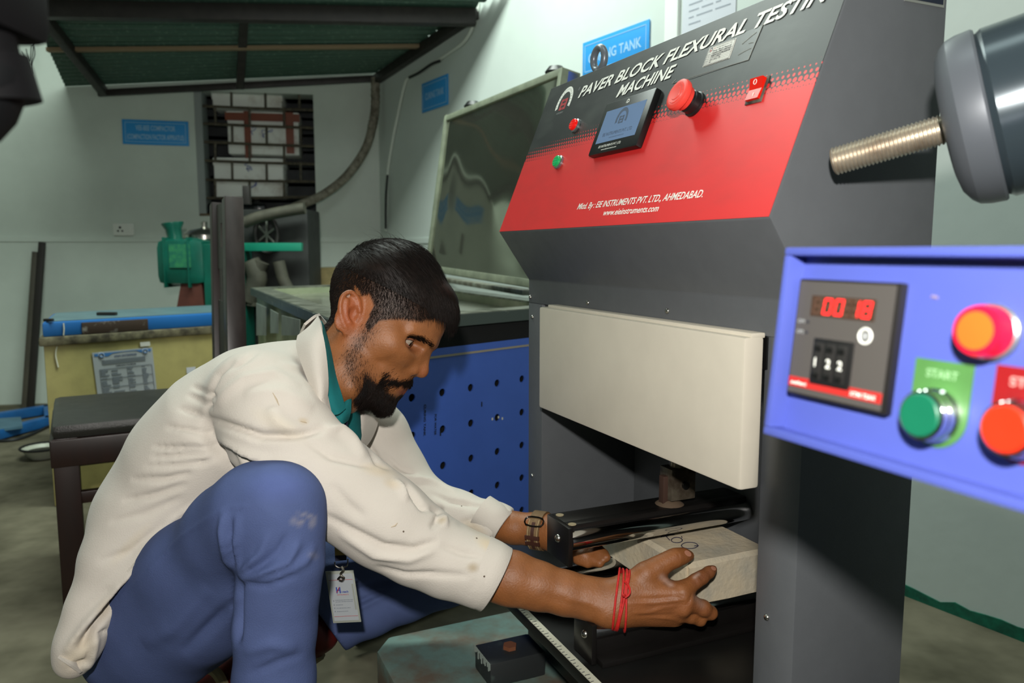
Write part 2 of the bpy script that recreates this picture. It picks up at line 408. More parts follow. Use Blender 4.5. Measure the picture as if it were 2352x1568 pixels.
# bars measured in the photo
hy = [(243, 253), (283, 294), (325, 336), (368, 377), (412, 417), (455, 452)]
zs = []
for ya, yb in hy:
    pa = onB(452, ya, -.02); pb = onB(724, yb, -.02); zs.append((pa[2]+pb[2])/2)
    MB().tube([pa, (pa+pb)/2+np.array([0, 0, -.002]), pb], .0085, 6).build('horizontal_bar', RUST, win)
rows = [205, 247, 288, 330, 372, 414, 456]
for r in range(6):
    xs = ([531, 609, 687] if r % 2 == 0 else [492, 572, 651]) if r != 0 else [531, 609, 687]
    if r in (2, 4): xs = [533, 612, 690]
    if r in (1, 3, 5): xs = [494, 573, 652]
    for x in xs:
        if x in (494,) and r == 1: pass
        MB().tube([onB(x, rows[r], -.015), onB(x+1, rows[r+1], -.015)], .0075, 6).build('vertical_bar', RUST, win)
b = MB(BF); b.box((wx0, wz0-.0, -.16), (wx1, wz0+.012, .01)); b.build('sill', mat('rough_sill', '#6b5a44', .8, var=.4), win)
# foam boxes stacked behind the grille
FOAM = mat('expanded_foam', '#eceee8', .7, col2='#a08e7c', scale=7, thr=(.55, .85))
def foam(px0, py0, px1, py1, lab, dep, tape=False):
    a = bco(onB(px0, py0, -dep)); c = bco(onB(px1, py1, -dep)); x0, x1 = -a[0], -c[0]; k = 1+dep/4.6
    e = empty('foam_box', BF @ Vector(((x0+x1)/2, a[1], -dep-.15)), lab, 'box', 'foam boxes behind the window grille')
    b = MB(BF); b.box((x0, a[1], -dep-.3), (x1, c[1], -dep), bev=.015); b.build('body', FOAM, e)
    b = MB(BF); b.box((x0-.004, c[1]-.05, -dep-.304), (x1+.004, c[1]+.001, -dep+.005), bev=.012); b.build('lid', FOAM, e)
    if tape:
        T = mat('brown_tape', '#7c3c22', .45); W_ = x1-x0; z0, z1 = a[1], c[1]
        for q in (((x0-.008, z1-.055, -dep+.007), (x1+.008, z1-.01, -dep+.009)), ((x0+.24*W_, z1-.30*1, -dep+.008), (x0+.33*W_, z1, -dep+.0105)), ((x0+.82*W_, z1-.24, -dep+.008), (x0+.93*W_, z1, -dep+.0105))):
            MB(BF).box(*q).build('tape', T, e)
    return e
foam(524, 354, 685, 259, 'white foam box taped with brown tape, middle of the stack behind the grille', .06, True)
foam(493, 453, 650, 364, 'stained white foam box at the bottom of the stack behind the grille', .05)
foam(488, 250, 647, 214, 'white foam box on top of the stack behind the grille', .075)
# pen scribbles on the foam
sc = bpy.data.objects['foam_box']; PEN = mat('blue_pen', '#5a6aa8', .8)
for (x, y) in ((583, 302), (612, 308)):
    pts = [onB(x+random.uniform(-14, 14), y+random.uniform(-12, 12), -.055) for _ in range(8)]; MB().tube(catmull(pts, 5), .0018, 4).build('scribble', PEN, sc)
sc = bpy.data.objects['foam_box.001']
for (x, y) in ((572, 385), (580, 425)):
    pts = [onB(x+random.uniform(-12, 12), y+random.uniform(-12, 12), -.045) for _ in range(8)]; MB().tube(catmull(pts, 5), .0018, 4).build('scribble', PEN, sc)
# black plastic bag rolled on the sill
b = MB(); c0 = onB(470, 482, -.06); c1 = onB(610, 478, -.06); pts = [c0*(1-t)+c1*t for t in np.linspace(0, 1, 12)]
b.tube(pts, [.03+.012*random.random() for _ in pts], 10); tag(b.build('plastic_bag', mat('black_plastic', '#0f1216', .2, bump=.004, bscale=30)), 'crumpled black plastic bag lying along the window sill', 'bag')

# ------------------------------------------------------------------ awning of green corrugated sheets
aw = empty('awning', onB(500, 200, .1), 'green corrugated sheet awning on dark steel angles over the barred window', 'awning')
SHEETM = mat('green_sheet', '#3f5a4d', .4, col2='#6f8a7c', scale=60, thr=(.55, .8), bump=.001, bscale=80, stretch=(1, 1, 1))
OL = EYE+ray(60, 2)*(3.45/ray(60, 2)[1]); OR = EYE+ray(1092, 22)*(3.72/ray(1092, 22)[1])
WL = onB(150, 200, .03); WR = onB(862, 168, .03)
def sheet(t0, t1, n, amp=.017):
    b = MB(); m = 26*n//2; vs = []; fs = []; nn = unit(np.cross(WR-WL, OL-WL)); nn = nn if nn[2] > 0 else -nn
    nn = -nn; K = n*8
    for i in range(K+1):
        t = t0+(t1-t0)*i/K; w = abs(math.sin(i/8*math.pi))*amp*1.5; a = WL*(1-t)+OL*t; c = WR*(1-t)+OR*t
        for j in (0, .25, .5, .75, 1):
            vs.append(tuple(a*(1-j)+c*j+nn*w)); 
        for j in (0, .25, .5, .75, 1): vs.append(tuple(a*(1-j)+c*j+nn*(w+.003)))
    for i in range(K):
        for j in range(4):
            p = i*10+j; fs.append((p, p+1, p+11, p+10)); p += 5; fs.append((p+10, p+11, p+1, p))
    for i in range(K): fs += [(i*10, i*10+10, i*10+15, i*10+5), (i*10+4, i*10+9, i*10+19, i*10+14)]
    vs = [(q[0], q[1], q[2]+.022) for q in vs]; b.add(vs, fs, True); return b
sheet(0, .56, 11).build('corrugated_sheet', SHEETM, aw, sharp=50)
s2 = sheet(.53, 1.25, 10); s2.v = [(v[0], v[1], v[2]+.012) for v in s2.v]; s2.build('corrugated_sheet', SHEETM, aw, sharp=50)
def bar(p, q, w, h, nm, m, par):
    p = np.asarray(p); q = np.asarray(q); x = unit(q-p); y = unit(np.cross(ZV, x)); mt = frame(p, x, y)
    b = MB(mt); b.box((0, -w/2, -h/2), (np.linalg.norm(q-p), w/2, h/2), bev=.004); return b.build(nm, m, par)
bar(onB(225, 214, .06), onB(868, 180, .06), .03, .035, 'wall_angle', DKSTEEL, aw)
dn = np.array([0, 0, -.035])
bar(OL+dn+(OL-OR)*.02, OR+dn, .06, .07, 'outer_beam', DKSTEEL, aw)
bar(onB(238, 205, .06)+dn*.4, EYE+ray(88, 15)*(3.5/ray(88, 15)[1])+dn*.4, .04, .05, 'rafter', DKSTEEL, aw)
bar(onB(551, 190, .06)+dn*.4, EYE+ray(562, -10)*(3.6/ray(562, -10)[1])+dn*.4, .04, .05, 'rafter', DKSTEEL, aw)
bar(onB(862, 178, .06)+dn*.4, OR+dn*.4, .04, .05, 'rafter', DKSTEEL, aw)
wl = WL*.46+OL*.54; wr = WR*.46+OR*.54; bar(wl+dn*.5, wr+dn*.5, .035, .02, 'batten', mat('raw_wood', '#8a765a', .7), aw)
# loose wires at the left end
b = MB()
for pts in ([(78, 60), (77, 95), (75, 125), (70, 150)], [(82, 60), (78, 98), (72, 105), (70, 130), (66, 140), (60, 112)], [(77, 100), (80, 125), (72, 150), (74, 170)], [(50, 118), (58, 140), (60, 160)]):
    b.tube(catmull([P(x, y, 3.55) for x, y in pts], 6), .0022, 5)
tag(b.build('loose_wires', mat('black_wire', '#15181a', .6)), 'thin black loose wires dangling from the awning left end', 'wire')

# ------------------------------------------------------------------ wall signs
def sign(fr, p0, p1, lines, label, co, tilt=0.):
    """p0 = lower left, p1 = upper right corner (x,y) on the wall"""
    x0, y0 = p0; x1, y1 = p1; w, h = x1-x0, y1-y0; T = fr @ Matrix.Translation((x0, y0, .003)) @ Matrix.Rotation(tilt, 4, 'Z')
    e = empty('wall_sign', T @ Vector((w/2, 0, 0)), label, 'sign')
    MB(T).box((0, 0, 0), (w, h, .004), bev=.001).build('plate', BLUESIGN, e)
    m = .035*min(w, h*2.2)+.004; t = h*.018; r = []
    for q in (((m, m), (w-m, m+t)), ((m, h-m-t), (w-m, h-m)), ((m, m), (m+t, h-m)), ((w-m-t, m), (w-m, h-m))): MB(T).box((*q[0], .004), (*q[1], .0048)).build('border_line', SIGNTXT, e)
    n = len(lines)
    for i, (s, fw, fh, fy) in enumerate(lines): text(s, T @ Matrix.Translation((w/2, h*fy, .0045)), fw*w, fh*h, SIGNTXT, parent=e, bold=.02, align='C')
    return e
def bxy(px, py): q = bco(onB(px, py)); return -q[0], q[1]
def rxy(px, py): return rco(onR(px, py))
a = bxy(283, 331); c = bxy(432, 278)
sign(BF, a, c, [('VEE-BEE COMPACTOR', .60, .20, .58), ('(COMPACTION FACTOR APPRATUS)', .86, .20, .22)], 'blue sign lettered VEE-BEE COMPACTOR beside the barred window', bco, -.01)
a = rxy(972, 260); c = rxy(1031, 169)
sign(RF, a, (c[0], c[1]), [('CURING TANK', .72, .22, .40)], 'small blue CURING TANK sign near the room corner', rco)
a = rxy(1341, 178); c = rxy(1495, 44)
sign(RF, a, c, [('CURING TANK', .80, .27, .34)], 'large blue CURING TANK sign behind the eyebolt', rco)
# notice sheet behind the tester
a = rxy(1567, 82); c = rxy(1697, -160)
e = empty('notice_sheet', RF @ Vector((a[0], a[1], 0)), 'white printed notice sheet on the wall above the tester', 'paper')
a = rxy(1567, 100); MB(RF).box((a[0], a[1], .001), (c[0], a[1]+.5, .003)).build('sheet', PAPER, e)
rnd = random.Random(5); y = a[1]+.05; PALEINK = mat('pale_ink', '#9aa0aa', .8)
while y < a[1]+.45:
    x = a[0]+.03
    while x < c[0]-.03:
        l = rnd.uniform(.02, .07); 
        if rnd.random() < .75: MB(RF).box((x, y, .003), (min(x+l, c[0]-.02), y+.004, .0036)).build('print_line', PALEINK, e)
        x += l+.012
    y += .02
# socket
a = bxy(262, 541); c = bxy(308, 513); w = c[0]-a[0]; h = c[1]-a[1]
T = BF @ Matrix.Translation((a[0], a[1], 0)); e = empty('wall_socket', T @ Vector((w/2, 0, 0)), 'white plastic power socket with switch on the back wall', 'socket')
SW = mat('white_plastic', '#d6dad2', .35)
MB(T).box((0, 0, 0), (w, h, .016), bev=.006).build('plate', SW, e); MB(T).box((w*.62, h*.25, .014), (w*.85, h*.75, .022), bev=.003).build('switch', SW, e)
for (x, y, r) in ((.35, .66, .007), (.25, .38, .0055), (.45, .38, .0055)): MB(T).cyl((w*x, h*y, .015), (w*x, h*y, .0168), r).build('socket_hole', DARK, e)

# ------------------------------------------------------------------ conduit and cable runs
CON = mat('grimy_conduit', '#5b5446', .65, col2='#8f8a7c', scale=30)
b = MB(); pts = [onB(x, y, .08+.12*max(0, (y-330)/130)) for x, y in ((862, 178), (862, 240), (856, 285), (840, 340), (800, 400), (750, 442), (700, 466), (640, 486), (560, 500))]
cc = catmull(pts, 10); b.tube(cc, [.025+(.003 if i < 22 and i % 2 else 0) for i in range(len(cc))], 10); tag(b.build('flexible_conduit', CON), 'grimy flexible conduit curving down the back wall to the engine', 'conduit')
b = MB(); pts = [onR(x, y, .012) for x, y in ((1098, 5), (1093, 40), (1070, 90), (1030, 122), (985, 150), (942, 175), (928, 200), (908, 290), (897, 350), (890, 400), (887, 470), (886, 530))]
cc = catmull(pts, 8); tag(b.tube(cc, .009, 8).build('cable_duct', mat('white_duct', '#cfd6cd', .5)), 'thin white cable duct bending down the right wall by the corner', 'conduit')
for n, q in (('wire', ((940, 178), (962, 167), (990, 148), (1010, 140))), ('wire', ((890, 402), (887, 440), (886, 480), (886, 525)))):
    tag(MB().tube(catmull([onR(x, y, .024) for x, y in q], 6), .007, 6).build('black_cable', mat('black_wire', '#15181a', .6)), 'black cable showing along the white duct, '+('upper bend' if n == 'wire' and q[0][0] == 940 else 'lower straight run'), 'cable')
b = MB(); b.tube(catmull([onR(x, y, .0) for x, y in ((870, 196), (873, 235), (881, 270), (884, 300))], 5), .006, 6); 

# leaning steel bars at the left
for (x0, y0, x1, y1, r, lab) in ((97, 556, 71, 945, .016, 'taller dark steel bar leaning on the back wall'), (81, 578, 57, 950, .014, 'shorter dusty steel bar leaning beside the taller one')):
    p1 = hit(x1, y1, (0, 0, 0), (0, 0, 1)); p1 = EYE+ray(x1, y1)*(4.28/ray(x1, y1)[1]); p1[2] = max(p1[2], .0); p0 = onB(x0, y0, .03)
    x = unit(p0-p1); y = unit(np.cross(x, BN)); mt = frame(p1, x, y); b = MB(mt); L = np.linalg.norm(p0-p1)
    b.box((0, -r, -r*.8), (L, r, r*.8), bev=.003); tag(b.build('metal_bar', mat('dusty_bar' if 'shorter' in lab else 'dark_bar', '#4a463b' if 'shorter' in lab else '#211c17', .6, var=.3)), lab, 'bar')

# blue tubular frame lying on the floor at far left, dish beside it
BLUEM = mat('blue_paint', '#1c5f9e', .45, var=.25, scale=15)
def fl(px, py, z=0.): return hit(px, py, (0, 0, z), (0, 0, 1))
e = empty('floor_frame', fl(20, 970), 'blue steel trolley frame lying low on the floor at far left', 'frame')
for (a, c) in (((-30, 962), (118, 938)), ((-30, 1003), (118, 964)), ((112, 938), (116, 968))):
    bar(fl(*a, .03), fl(*c, .03), .05, .045, 'rail', BLUEM, e)
b = MB(); q = [fl(-40, 962, .055), fl(48, 957, .055), fl(52, 978, .055), fl(-40, 990, .055)]; b.hexa([p-np.array([0, 0, .012]) for p in q], q); b.build('deck_plate', mat('faded_blue_plate', '#4d7387', .5, var=.3), e)
tag(MB().tube(catmull([fl(x, y, .008) for x, y in ((-20, 1012), (30, 1010), (70, 998), (118, 975))], 8), .007, 6).build('floor_cable', mat('black_wire', '#15181a', .6)), 'black cable lying on the floor below the blue frame', 'cable')
c = fl(100, 1050, .0); r = .085
b = MB(); b.lathe([(0, r*.55), (.005, r*.62), (.045, r*.98), (.047, r), (.042, r*.94), (.01, r*.55), (.008, 0)], c, (0, 0, 1), 28, caps=False)
e = empty('enamel_dish', c, 'white enamel dish with dark rim on the floor beside the chair leg', 'dish'); b.build('bowl', mat('white_enamel', '#b9bdae', .35), e)
b = MB(); b.tube([np.array(c)+np.array([math.cos(a)*r, math.sin(a)*r, .047]) for a in np.linspace(0, 2*math.pi, 24)[:-1]], .005, 6, closed=True); b.build('rim', DARK, e)
b = MB(); b.lathe([(.012, r*.56), (.03, r*.78), (.036, 0)], c, (0, 0, 1), 20, caps=False); b.build('dregs', mat('dry_dregs', '#3b3a2c', .9, var=.5, scale=60, bump=.004), e)

# ------------------------------------------------------------------ blue-lidded cream chest
CREAM = mat('cream_paint', '#a79c63', .5, col2='#8a8152', scale=6, thr=(.45, .75), spec=.4)
def yat(px, py, Y): r = ray(px, py); return EYE+r*(Y/r[1])
zt = .86-.0; 
q0 = yat(98, 772, 2.6); zc = q0[2]
def onz(px, py, z): return hit(px, py, (0, 0, z), (0, 0, 1))
f0 = q0; dC = np.array([math.cos(math.radians(44)), math.sin(math.radians(44)), 0]); sC = np.array([-math.sin(math.radians(26)), math.cos(math.radians(26)), 0])
Lc = .70; Dc = .44
e = empty('storage_chest', f0*np.array([1, 1, 0]), 'cream chest freezer with a blue flat lid behind the dark chair', 'chest')
def foot(off, L=Lc, D=Dc): p = f0+off; return [p, p+dC*L, p+dC*L+sC*D, p+sC*D]
bt = foot(0); b = MB(); b.hexa([p*np.array([1, 1, 0]) for p in bt], [p-np.array([0, 0, .03]) for p in bt]); b.build('body', CREAM, e, bevel=.006)
o = -dC*.012-sC*.012; rt = [f0+o, f0+dC*(Lc+.012)-sC*.012, f0+dC*(Lc+.012)+sC*(Dc+.01), f0+sC*(Dc+.01)-dC*.012]
b = MB(); b.hexa([p-np.array([0, 0, .034]) for p in rt], [p-np.array([0, 0, .004]) for p in rt]); b.build('rim', mat('dirty_rim', '#7c755a', .7, col2='#3a3426', scale=25), e, bevel=.006)
b = MB(); b.hexa([p-np.array([0, 0, .004]) for p in bt], [p+np.array([0, 0, .045]) for p in bt]); b.build('lid', mat('blue_lid', '#1a62a6', .5, spec=.4), e, bevel=.008)
tp = [bt[0]+dC*.012+sC*.02, bt[1]-dC*.012+sC*.02, bt[2]-dC*.012-sC*.01, bt[3]+dC*.012-sC*.01]; b = MB(); b.hexa([p+np.array([0, 0, .045]) for p in tp], [p+np.array([0, 0, .048]) for p in tp]); b.build('lid_top', mat('grey_blue_top', '#5f7a80', .4, var=.2), e)
# lock plate on the lid edge and small hinge blocks on top
mt = frame(f0, dC, ZV, np.cross(dC, ZV))
if (np.cross(dC, ZV)@np.array([0, -1, 0])) < 0: pass
CF = frame(f0, dC, ZV)     # z = towards camera side
b = MB(CF); b.box((.12, -.002, -.003), (.34, .038, .006), bev=.002); b.build('lock_plate', mat('rusty_lock', '#3c2c22', .6, col2='#8b857c', scale=30, thr=(.55, .7)), e)
p = onz(246, 724, f0[2]+.048); MB().box(tuple(p-[.035, .01, 0]), tuple(p+[.035, .01, .012]), bev=.003).build('hinge_block', DKSTEEL, e)
p = onz(112, 738, f0[2]+.048); MB().box(tuple(p-[.015, .008, 0]), tuple(p+[.015, .008, .01]), bev=.003).build('hinge_block', DKSTEEL, e)
WHT = mat('white_scratch', '#c8c6b4', .7)
for pts in (((146, 742), (147, 756), (146, 770)), ((131, 795), (128, 815), (134, 843)), ((141, 924), (136, 940), (138, 956))):
    n = np.cross(dC, ZV); n = n if n[1] < 0 else -n; MB().tube(catmull([hit(x, y, f0+n*.003, n) for x, y in pts], 5), .0035, 5, flat=.3).build('scratch', WHT, e)
# certificate taped on the chest
n = np.cross(dC, ZV); n = n if n[1] < 0 else -n
cs = [hit(x, y, f0+n*.003, n) for x, y in ((226, 922), (361, 905), (349, 797), (211, 810))]
cs[0] = cs[3]+(cs[0]-cs[3])*1.12; cs[1] = cs[2]+(cs[1]-cs[2])*1.12
e2 = empty('certificate', (cs[0]+cs[1])/2, 'white calibration certificate with blue header taped on the cream chest', 'paper')
ux = cs[2]-cs[3]; uy = cs[0]-cs[3]; W_ = np.linalg.norm(ux); H_ = np.linalg.norm(uy)
b = MB(); b.hexa(cs, [p+n*.0015 for p in cs]); b.build('sheet', mat('certificate_paper', '#a9adb0', .5), e2)
CTF = frame(cs[3]+n*.002, ux, -uy, n); sh = MB(CTF)
BH = mat('blue_header', '#3d74b0', .6)
MB(CTF).prism([(.03*W_, -.005), (.97*W_, -.005), (.97*W_, -.07*H_), (.80*W_, -.075*H_), (.72*W_, -.035*H_), (.5*W_, -.03*H_), (.32*W_, -.045*H_), (.25*W_, -.09*H_), (.03*W_, -.07*H_)], 0, .0006, axis=2).build('header_band', BH, e2)
for cx_, cm in ((.14, '#c9d1da'), (.87, '#c9d1da')):
    MB(CTF).cyl((cx_*W_, -.06*H_, 0), (cx_*W_, -.06*H_, .0012), .052*W_).build('seal', mat('seal_pale', cm, .6), e2)
    MB(CTF).tube([(cx_*W_+math.cos(a)*.034*W_, -.06*H_+math.sin(a)*.034*W_, .0014) for a in np.linspace(0, 6.283, 16)[:-1]], .0025, 4, closed=True).build('seal_ring', mat('seal_blue', '#4a6a92', .7), e2)
text('ARSH ENTERPRISE', CTF @ Matrix.Translation((.53*W_, -.115*H_, .001)), .38*W_, .032*H_, mat('navy_print', '#3e4c6e', .8), parent=e2, bold=.03, align='C')
text('Calibration Certificate', CTF @ Matrix.Translation((.52*W_, -.285*H_, .001)), .34*W_, .026*H_, INK, parent=e2, bold=.03, align='C')
rnd = random.Random(11); GI = mat('grey_print', '#777d84', .8)
b = MB(CTF)
for yy in np.arange(.34, .98, .026):
    for c0_, c1_ in ((.10, .24), (.27, .46), (.55, .66), (.78, .88)):
        if rnd.random() < .8: b.box((c0_*W_, -yy*H_, .0006), ((c0_+(c1_-c0_)*rnd.uniform(.5, 1))*W_, -yy*H_+.004, .0012))
for yy in (.17, .20, .23): b.box((.14*W_, -yy*H_, .0006), (.86*W_, -yy*H_+.0035, .0012))
b.build('print_lines', GI, e2)
b = MB(CTF)
for yy in (.32, .50, .66, .80, .90, 1.0): b.box((.08*W_, -yy*H_, .0006), (.95*W_, -yy*H_+.0018, .0012))
for xx in (.08, .53, .95): b.box((xx*W_, -H_, .0006), (xx*W_+.0018, -.32*H_, .0012))
b.build('table_rule', GI, e2)
MB(CTF).box((.80*W_, .006, 0), (.97*W_, .022, .0018)).build('clear_tape', mat('shiny_tape', '#d8d6cc', .12), e2)
p = [hit(x, y, f0+n*.003, n) for x, y in ((429, 858), (447, 855), (449, 842), (428, 844))]; tag(MB().hexa(p, [q+n*.001 for q in p]).build('paper_note', PAPER), 'small blank white note on the cream chest by his back', 'paper')

# ------------------------------------------------------------------ diesel engine behind the chests
GRN = mat('engine_green', '#0e5c4c', .3, var=.3, scale=10, spec=.6)
Ye = 3.72
def pe(px, py, Y=Ye): return yat(px, py, Y)
e = empty('diesel_engine', pe(450, 700)*np.array([1, 1, 0]), 'green tanked diesel engine with dark radiator standing behind the chests', 'engine')
a, c = pe(362, 655), pe(470, 548)
EF = frame((0, 0, 0), (1, 0, 0), (0, 1, 0))
b = MB(); b.box((a[0], Ye-.02, a[2]), (c[0], Ye+.24, c[2]), bev=.045); b.build('fuel_tank', GRN, e)
for x in (385, 440): 
    p = pe(x, 660); q = pe(x, 545); MB().box((p[0]-.004, Ye-.03, p[2]), (p[0]+.004, Ye+.25, q[2]), bev=.002).build('tank_seam', GRN, e)
p = pe(418, 590); MB().box((p[0]-.05, Ye-.026, p[2]-.05), (p[0]+.05, Ye-.02, p[2]+.06)).build('tank_label', mat('worn_label', '#2f7a4f', .5, col2='#0e5c4c', scale=40), e)
p = pe(390, 550); MB().lathe([(0, .034), (.05, .036), (.075, .05), (.082, .05)], p+[0, .06, 0], (-.12, 0, 1)).build('filler_neck', GRN, e)
p = pe(432, 548); MB().lathe([(0, .10), (.02, .10), (.045, .07), (.055, .02), (.06, .014), (.085, .016), (.09, .0)], p+[0, .2, 0], (0, 0, 1)).build('air_filter_cover', STEEL, e)
RST = mat('red_rust', '#5c2e22', .7, var=.4)
p = pe(412, 690); q = pe(432, 640); MB().hexa([(p[0]-.03, Ye, p[2]-.1), (p[0]+.12, Ye, p[2]-.1), (p[0]+.12, Ye+.2, p[2]-.1), (p[0]-.03, Ye+.2, p[2]-.1)], [(q[0]-.03, Ye, q[2]), (q[0]+.06, Ye, q[2]), (q[0]+.06, Ye+.2, q[2]), (q[0]-.03, Ye+.2, q[2])]).build('tank_bracket', RST, e)
a = pe(470, 700); c = pe(500, 560); MB().box((a[0], Ye, 0), (c[0]+.1, Ye+.25, c[2]), bev=.01).build('crankcase', GRN, e)
DKG = mat('sooty_black', '#1c1f1c', .6, var=.5, scale=14)
a = pe(562, 690, 3.9); c = pe(706, 480, 3.9); MB().box((a[0], 3.9, 0), (c[0], 4.15, c[2]), bev=.012).build('radiator_case', DKG, e)
b = MB(); cc = pe(613, 538, 3.89); 
b.tube([cc+np.array([math.cos(t)*.055, -.01, math.sin(t)*.09]) for t in np.linspace(0, 6.283, 28)[:-1]], .012, 8, closed=True); b.build('fan_ring', DKSTEEL, e)
for t in (.4, 1.5, 2.6, 3.6, 4.7, 5.7):
    b = MB(); q = cc+np.array([math.cos(t)*.05, -.004, math.sin(t)*.085]); b.tube([cc+[0, -.008, 0], q], .006, 5); b.build('fan_blade', mat('fan_grey', '#6c6f66', .5), e)
p = pe(560, 575, 3.84); q = pe(697, 568, 3.84); MB().box((p[0], 3.80, q[2]-.018), (q[0], 3.84, q[2]+.022), bev=.004).build('green_arm', mat('arm_green', '#128066', .4), e)
for pts, r, nm in ((((560, 512), (590, 500), (640, 488), (700, 478)), .028, 'exhaust_pipe'), (((575, 700), (585, 640), (600, 600)), .04, 'intake_duct'), (((640, 600), (650, 640), (662, 665)), .03, 'intake_duct'), (((574, 600), (590, 640), (570, 690)), .05, 'intake_duct')):
    MB().tube(catmull([pe(x, y, 3.82) for x, y in pts], 6), r, 10).build(nm, mat('ashy_pipe', '#4c4a3e', .7, var=.4, scale=12), e)
p = pe(597, 475, 3.86); q = pe(600, 434, 3.86); MB().box((p[0]-.012, 3.65, p[2]), (p[0]+.02, 3.68, q[2]), bev=.003).build('lever', DKSTEEL, e)
p = pe(695, 500, 3.8); q = pe(733, 480, 3.8)
a = pe(722, 650, 4.25); c = pe(790, 615, 4.25); tag(MB().box((a[0], 4.25, 0), (c[0]+.05, 4.5, c[2]), bev=.01).build('wooden_crate', mat('raw_plywood', '#8f7f55', .8, var=.3, scale=20)), 'pale plywood crate standing behind the tank, just left of his head', 'crate')

# ------------------------------------------------------------------ curing tank with its open stainless lid
zt = .73; zr = .685
nf = unit(np.array([-.351, 1.61, 0])); 
cn = onz(784, 741, zt); dT = unit(onz(1210, 708, zt)-cn); cf = onz(577, 660, zt); sT_ = cf-cn; LT = np.linalg.norm(sT_); sT_ = unit(sT_)
WT_ = .78
ring = [cn, cn+dT*WT_, cn+dT*WT_+sT_*LT, cn+sT_*LT]
e = empty('curing_tank', cn*np.array([1, 1, 0]), 'cream and blue curing tank with perforated blue end and open lid behind his head', 'tank')
def inset(r, d): a, b_, c, d_ = r; return [a+dT*d+sT_*d, b_-dT*d+sT_*d, c-dT*d-sT_*d, d_+dT*d-sT_*d]
def down(r, z): return [p*np.array([1, 1, 0])+np.array([0, 0, z]) for p in r]
PALEC = mat('pale_tank_paint', '#a3a98c', .5, col2='#7d8a6c', scale=5)
RIMG = mat('galvanised_rim', '#9c9d90', .35, .6, col2='#5a5c50', scale=18)
i1 = inset(ring, .07)
b = MB()
for k in range(4):
    j = (k+1) % 4; b.hexa([*[down([ring[k], ring[j], i1[j], i1[k]], zt-.006)[m] for m in range(4)]], [*[down([ring[k], ring[j], i1[j], i1[k]], zt)[m] for m in range(4)]])
b.build('rim', RIMG, e)
EDGE = mat('dark_rim_edge', '#3b4440', .4, col2='#8a8f84', scale=30, thr=(.6, .7))
for k in (0, 3):
    j = (k+1) % 4; dd = -sT_*.004 if k == 0 else -dT*.004; q = [ring[k], ring[j], ring[j]+dd, ring[k]+dd]; MB().hexa(down(q, zt-.03), down(q, zt-.002)).build('rim_edge', EDGE, e)
b = MB()
for k in (1, 2, 3):
    j = (k+1) % 4; i2 = inset(ring, .02); q = [i2[k], i2[j], i1[j], i1[k]]; b.hexa(down(q, 0), down(q, zt-.006))
i2 = inset(ring, .045); q = [i2[0], i2[1], i1[1], i1[0]]; b.hexa(down(q, 0), down(q, zt-.006))
b.build('body', PALEC, e)
MB().hexa(down(i1, .69), down(i1, .70)).build('water_surface', mat('tank_water', '#77776a', .16, spec=.6, var=.35, scale=6), e)
# blue end cover with punched ventilation holes
BLUE = mat('cobalt_paint', '#3b5cb0', .42, var=.08, scale=9, spec=.45)
nB = np.cross(dT, ZV); nB = nB if nB[1] < 0 else -nB
bp0 = cn+dT*0; TF = frame(cn+nB*.006, dT, ZV, nB)
zb = hit(1210, 775, cn, nB)[2]; z0 = .03
holes = []
def tl(px, py): q = hit(px, py, cn+nB*.006, nB)-cn; return float(q@dT), float(q[2])
h1 = [(951, 902), (1016, 893), (1074, 882), (1136, 877), (1199, 870)]
pa = tl(1016, 893); pb = tl(1199, 870); r4 = tl(1202, 1096); dx = (pb[0]-pa[0])/3; dz = (pb[1]-r4[1])/3; x00 = pb[0]-dx*8; zz = pb[1]
bm = bmesh.new(); vs = []
# panel built as a grid of cells, each hole cell an octagonal ring
b = MB(TF); ztop = zb-zt; zbot = -zt+z0; cols = 11; r = .0095
xl = 0.0; xr = WT_; colx = [x00+dx*i for i in range(cols)]; colx = [x for x in colx if xl+.03 < x < xr-.03]; rowz = [zz-dz*i for i in range(8)]; rowz = [z for z in rowz if zbot+.03 < z < ztop-.03]
ex = [xl]+[(colx[i]+colx[i+1])/2 for i in range(len(colx)-1)]+[xr]; ez = [ztop]+[(rowz[i]+rowz[i+1])/2 for i in range(len(rowz)-1)]+[zbot]
for i, hx in enumerate(colx):
    for j, hz in enumerate(rowz):
        X0, X1, Z1, Z0 = ex[i], ex[i+1], ez[j], ez[j+1]; n = 16; vs = []; 
        for k in range(n):
            t = 2*math.pi*k/n; vs.append((hx+r*math.cos(t), hz+r*math.sin(t), 0))
        for k in range(n):
            t = 2*math.pi*k/n; c_, s_ = math.cos(t), math.sin(t); k1 = ((X1-hx) if c_ > 0 else (hx-X0))/(abs(c_)+1e-9); k2 = ((Z1-hz) if s_ > 0 else (hz-Z0))/(abs(s_)+1e-9)
            if k % 4 == 2: q = (X1 if c_ > 0 else X0, Z1 if s_ > 0 else Z0, 0)
            else: kk = min(k1, k2); q = (hx+c_*kk, hz+s_*kk, 0)
            vs.append(q)
        for k in range(n): q = vs[k]; vs.append((q[0], q[1], -.004))
        fs = [(k, (k+1) % n, n+(k+1) % n, n+k) for k in range(n)]+[(k, 2*n+k, 2*n+(k+1) % n, (k+1) % n) for k in range(n)]; b.add(vs, fs)
b.build('perforated_end_cover', BLUE, e, sharp=20)
MB(TF).box((0.02, zbot, -.03), (WT_-.02, zt-.01-zt, -.026)).build('hole_shade_sheet', DARK, e)  # near-black sheet stands in for the shade seen through the holes
MB(TF).box((0, ztop-.022, .0005), (WT_, ztop-.017, .0022)).build('trim_line', mat('brass_line', '#8d8573', .5), e)
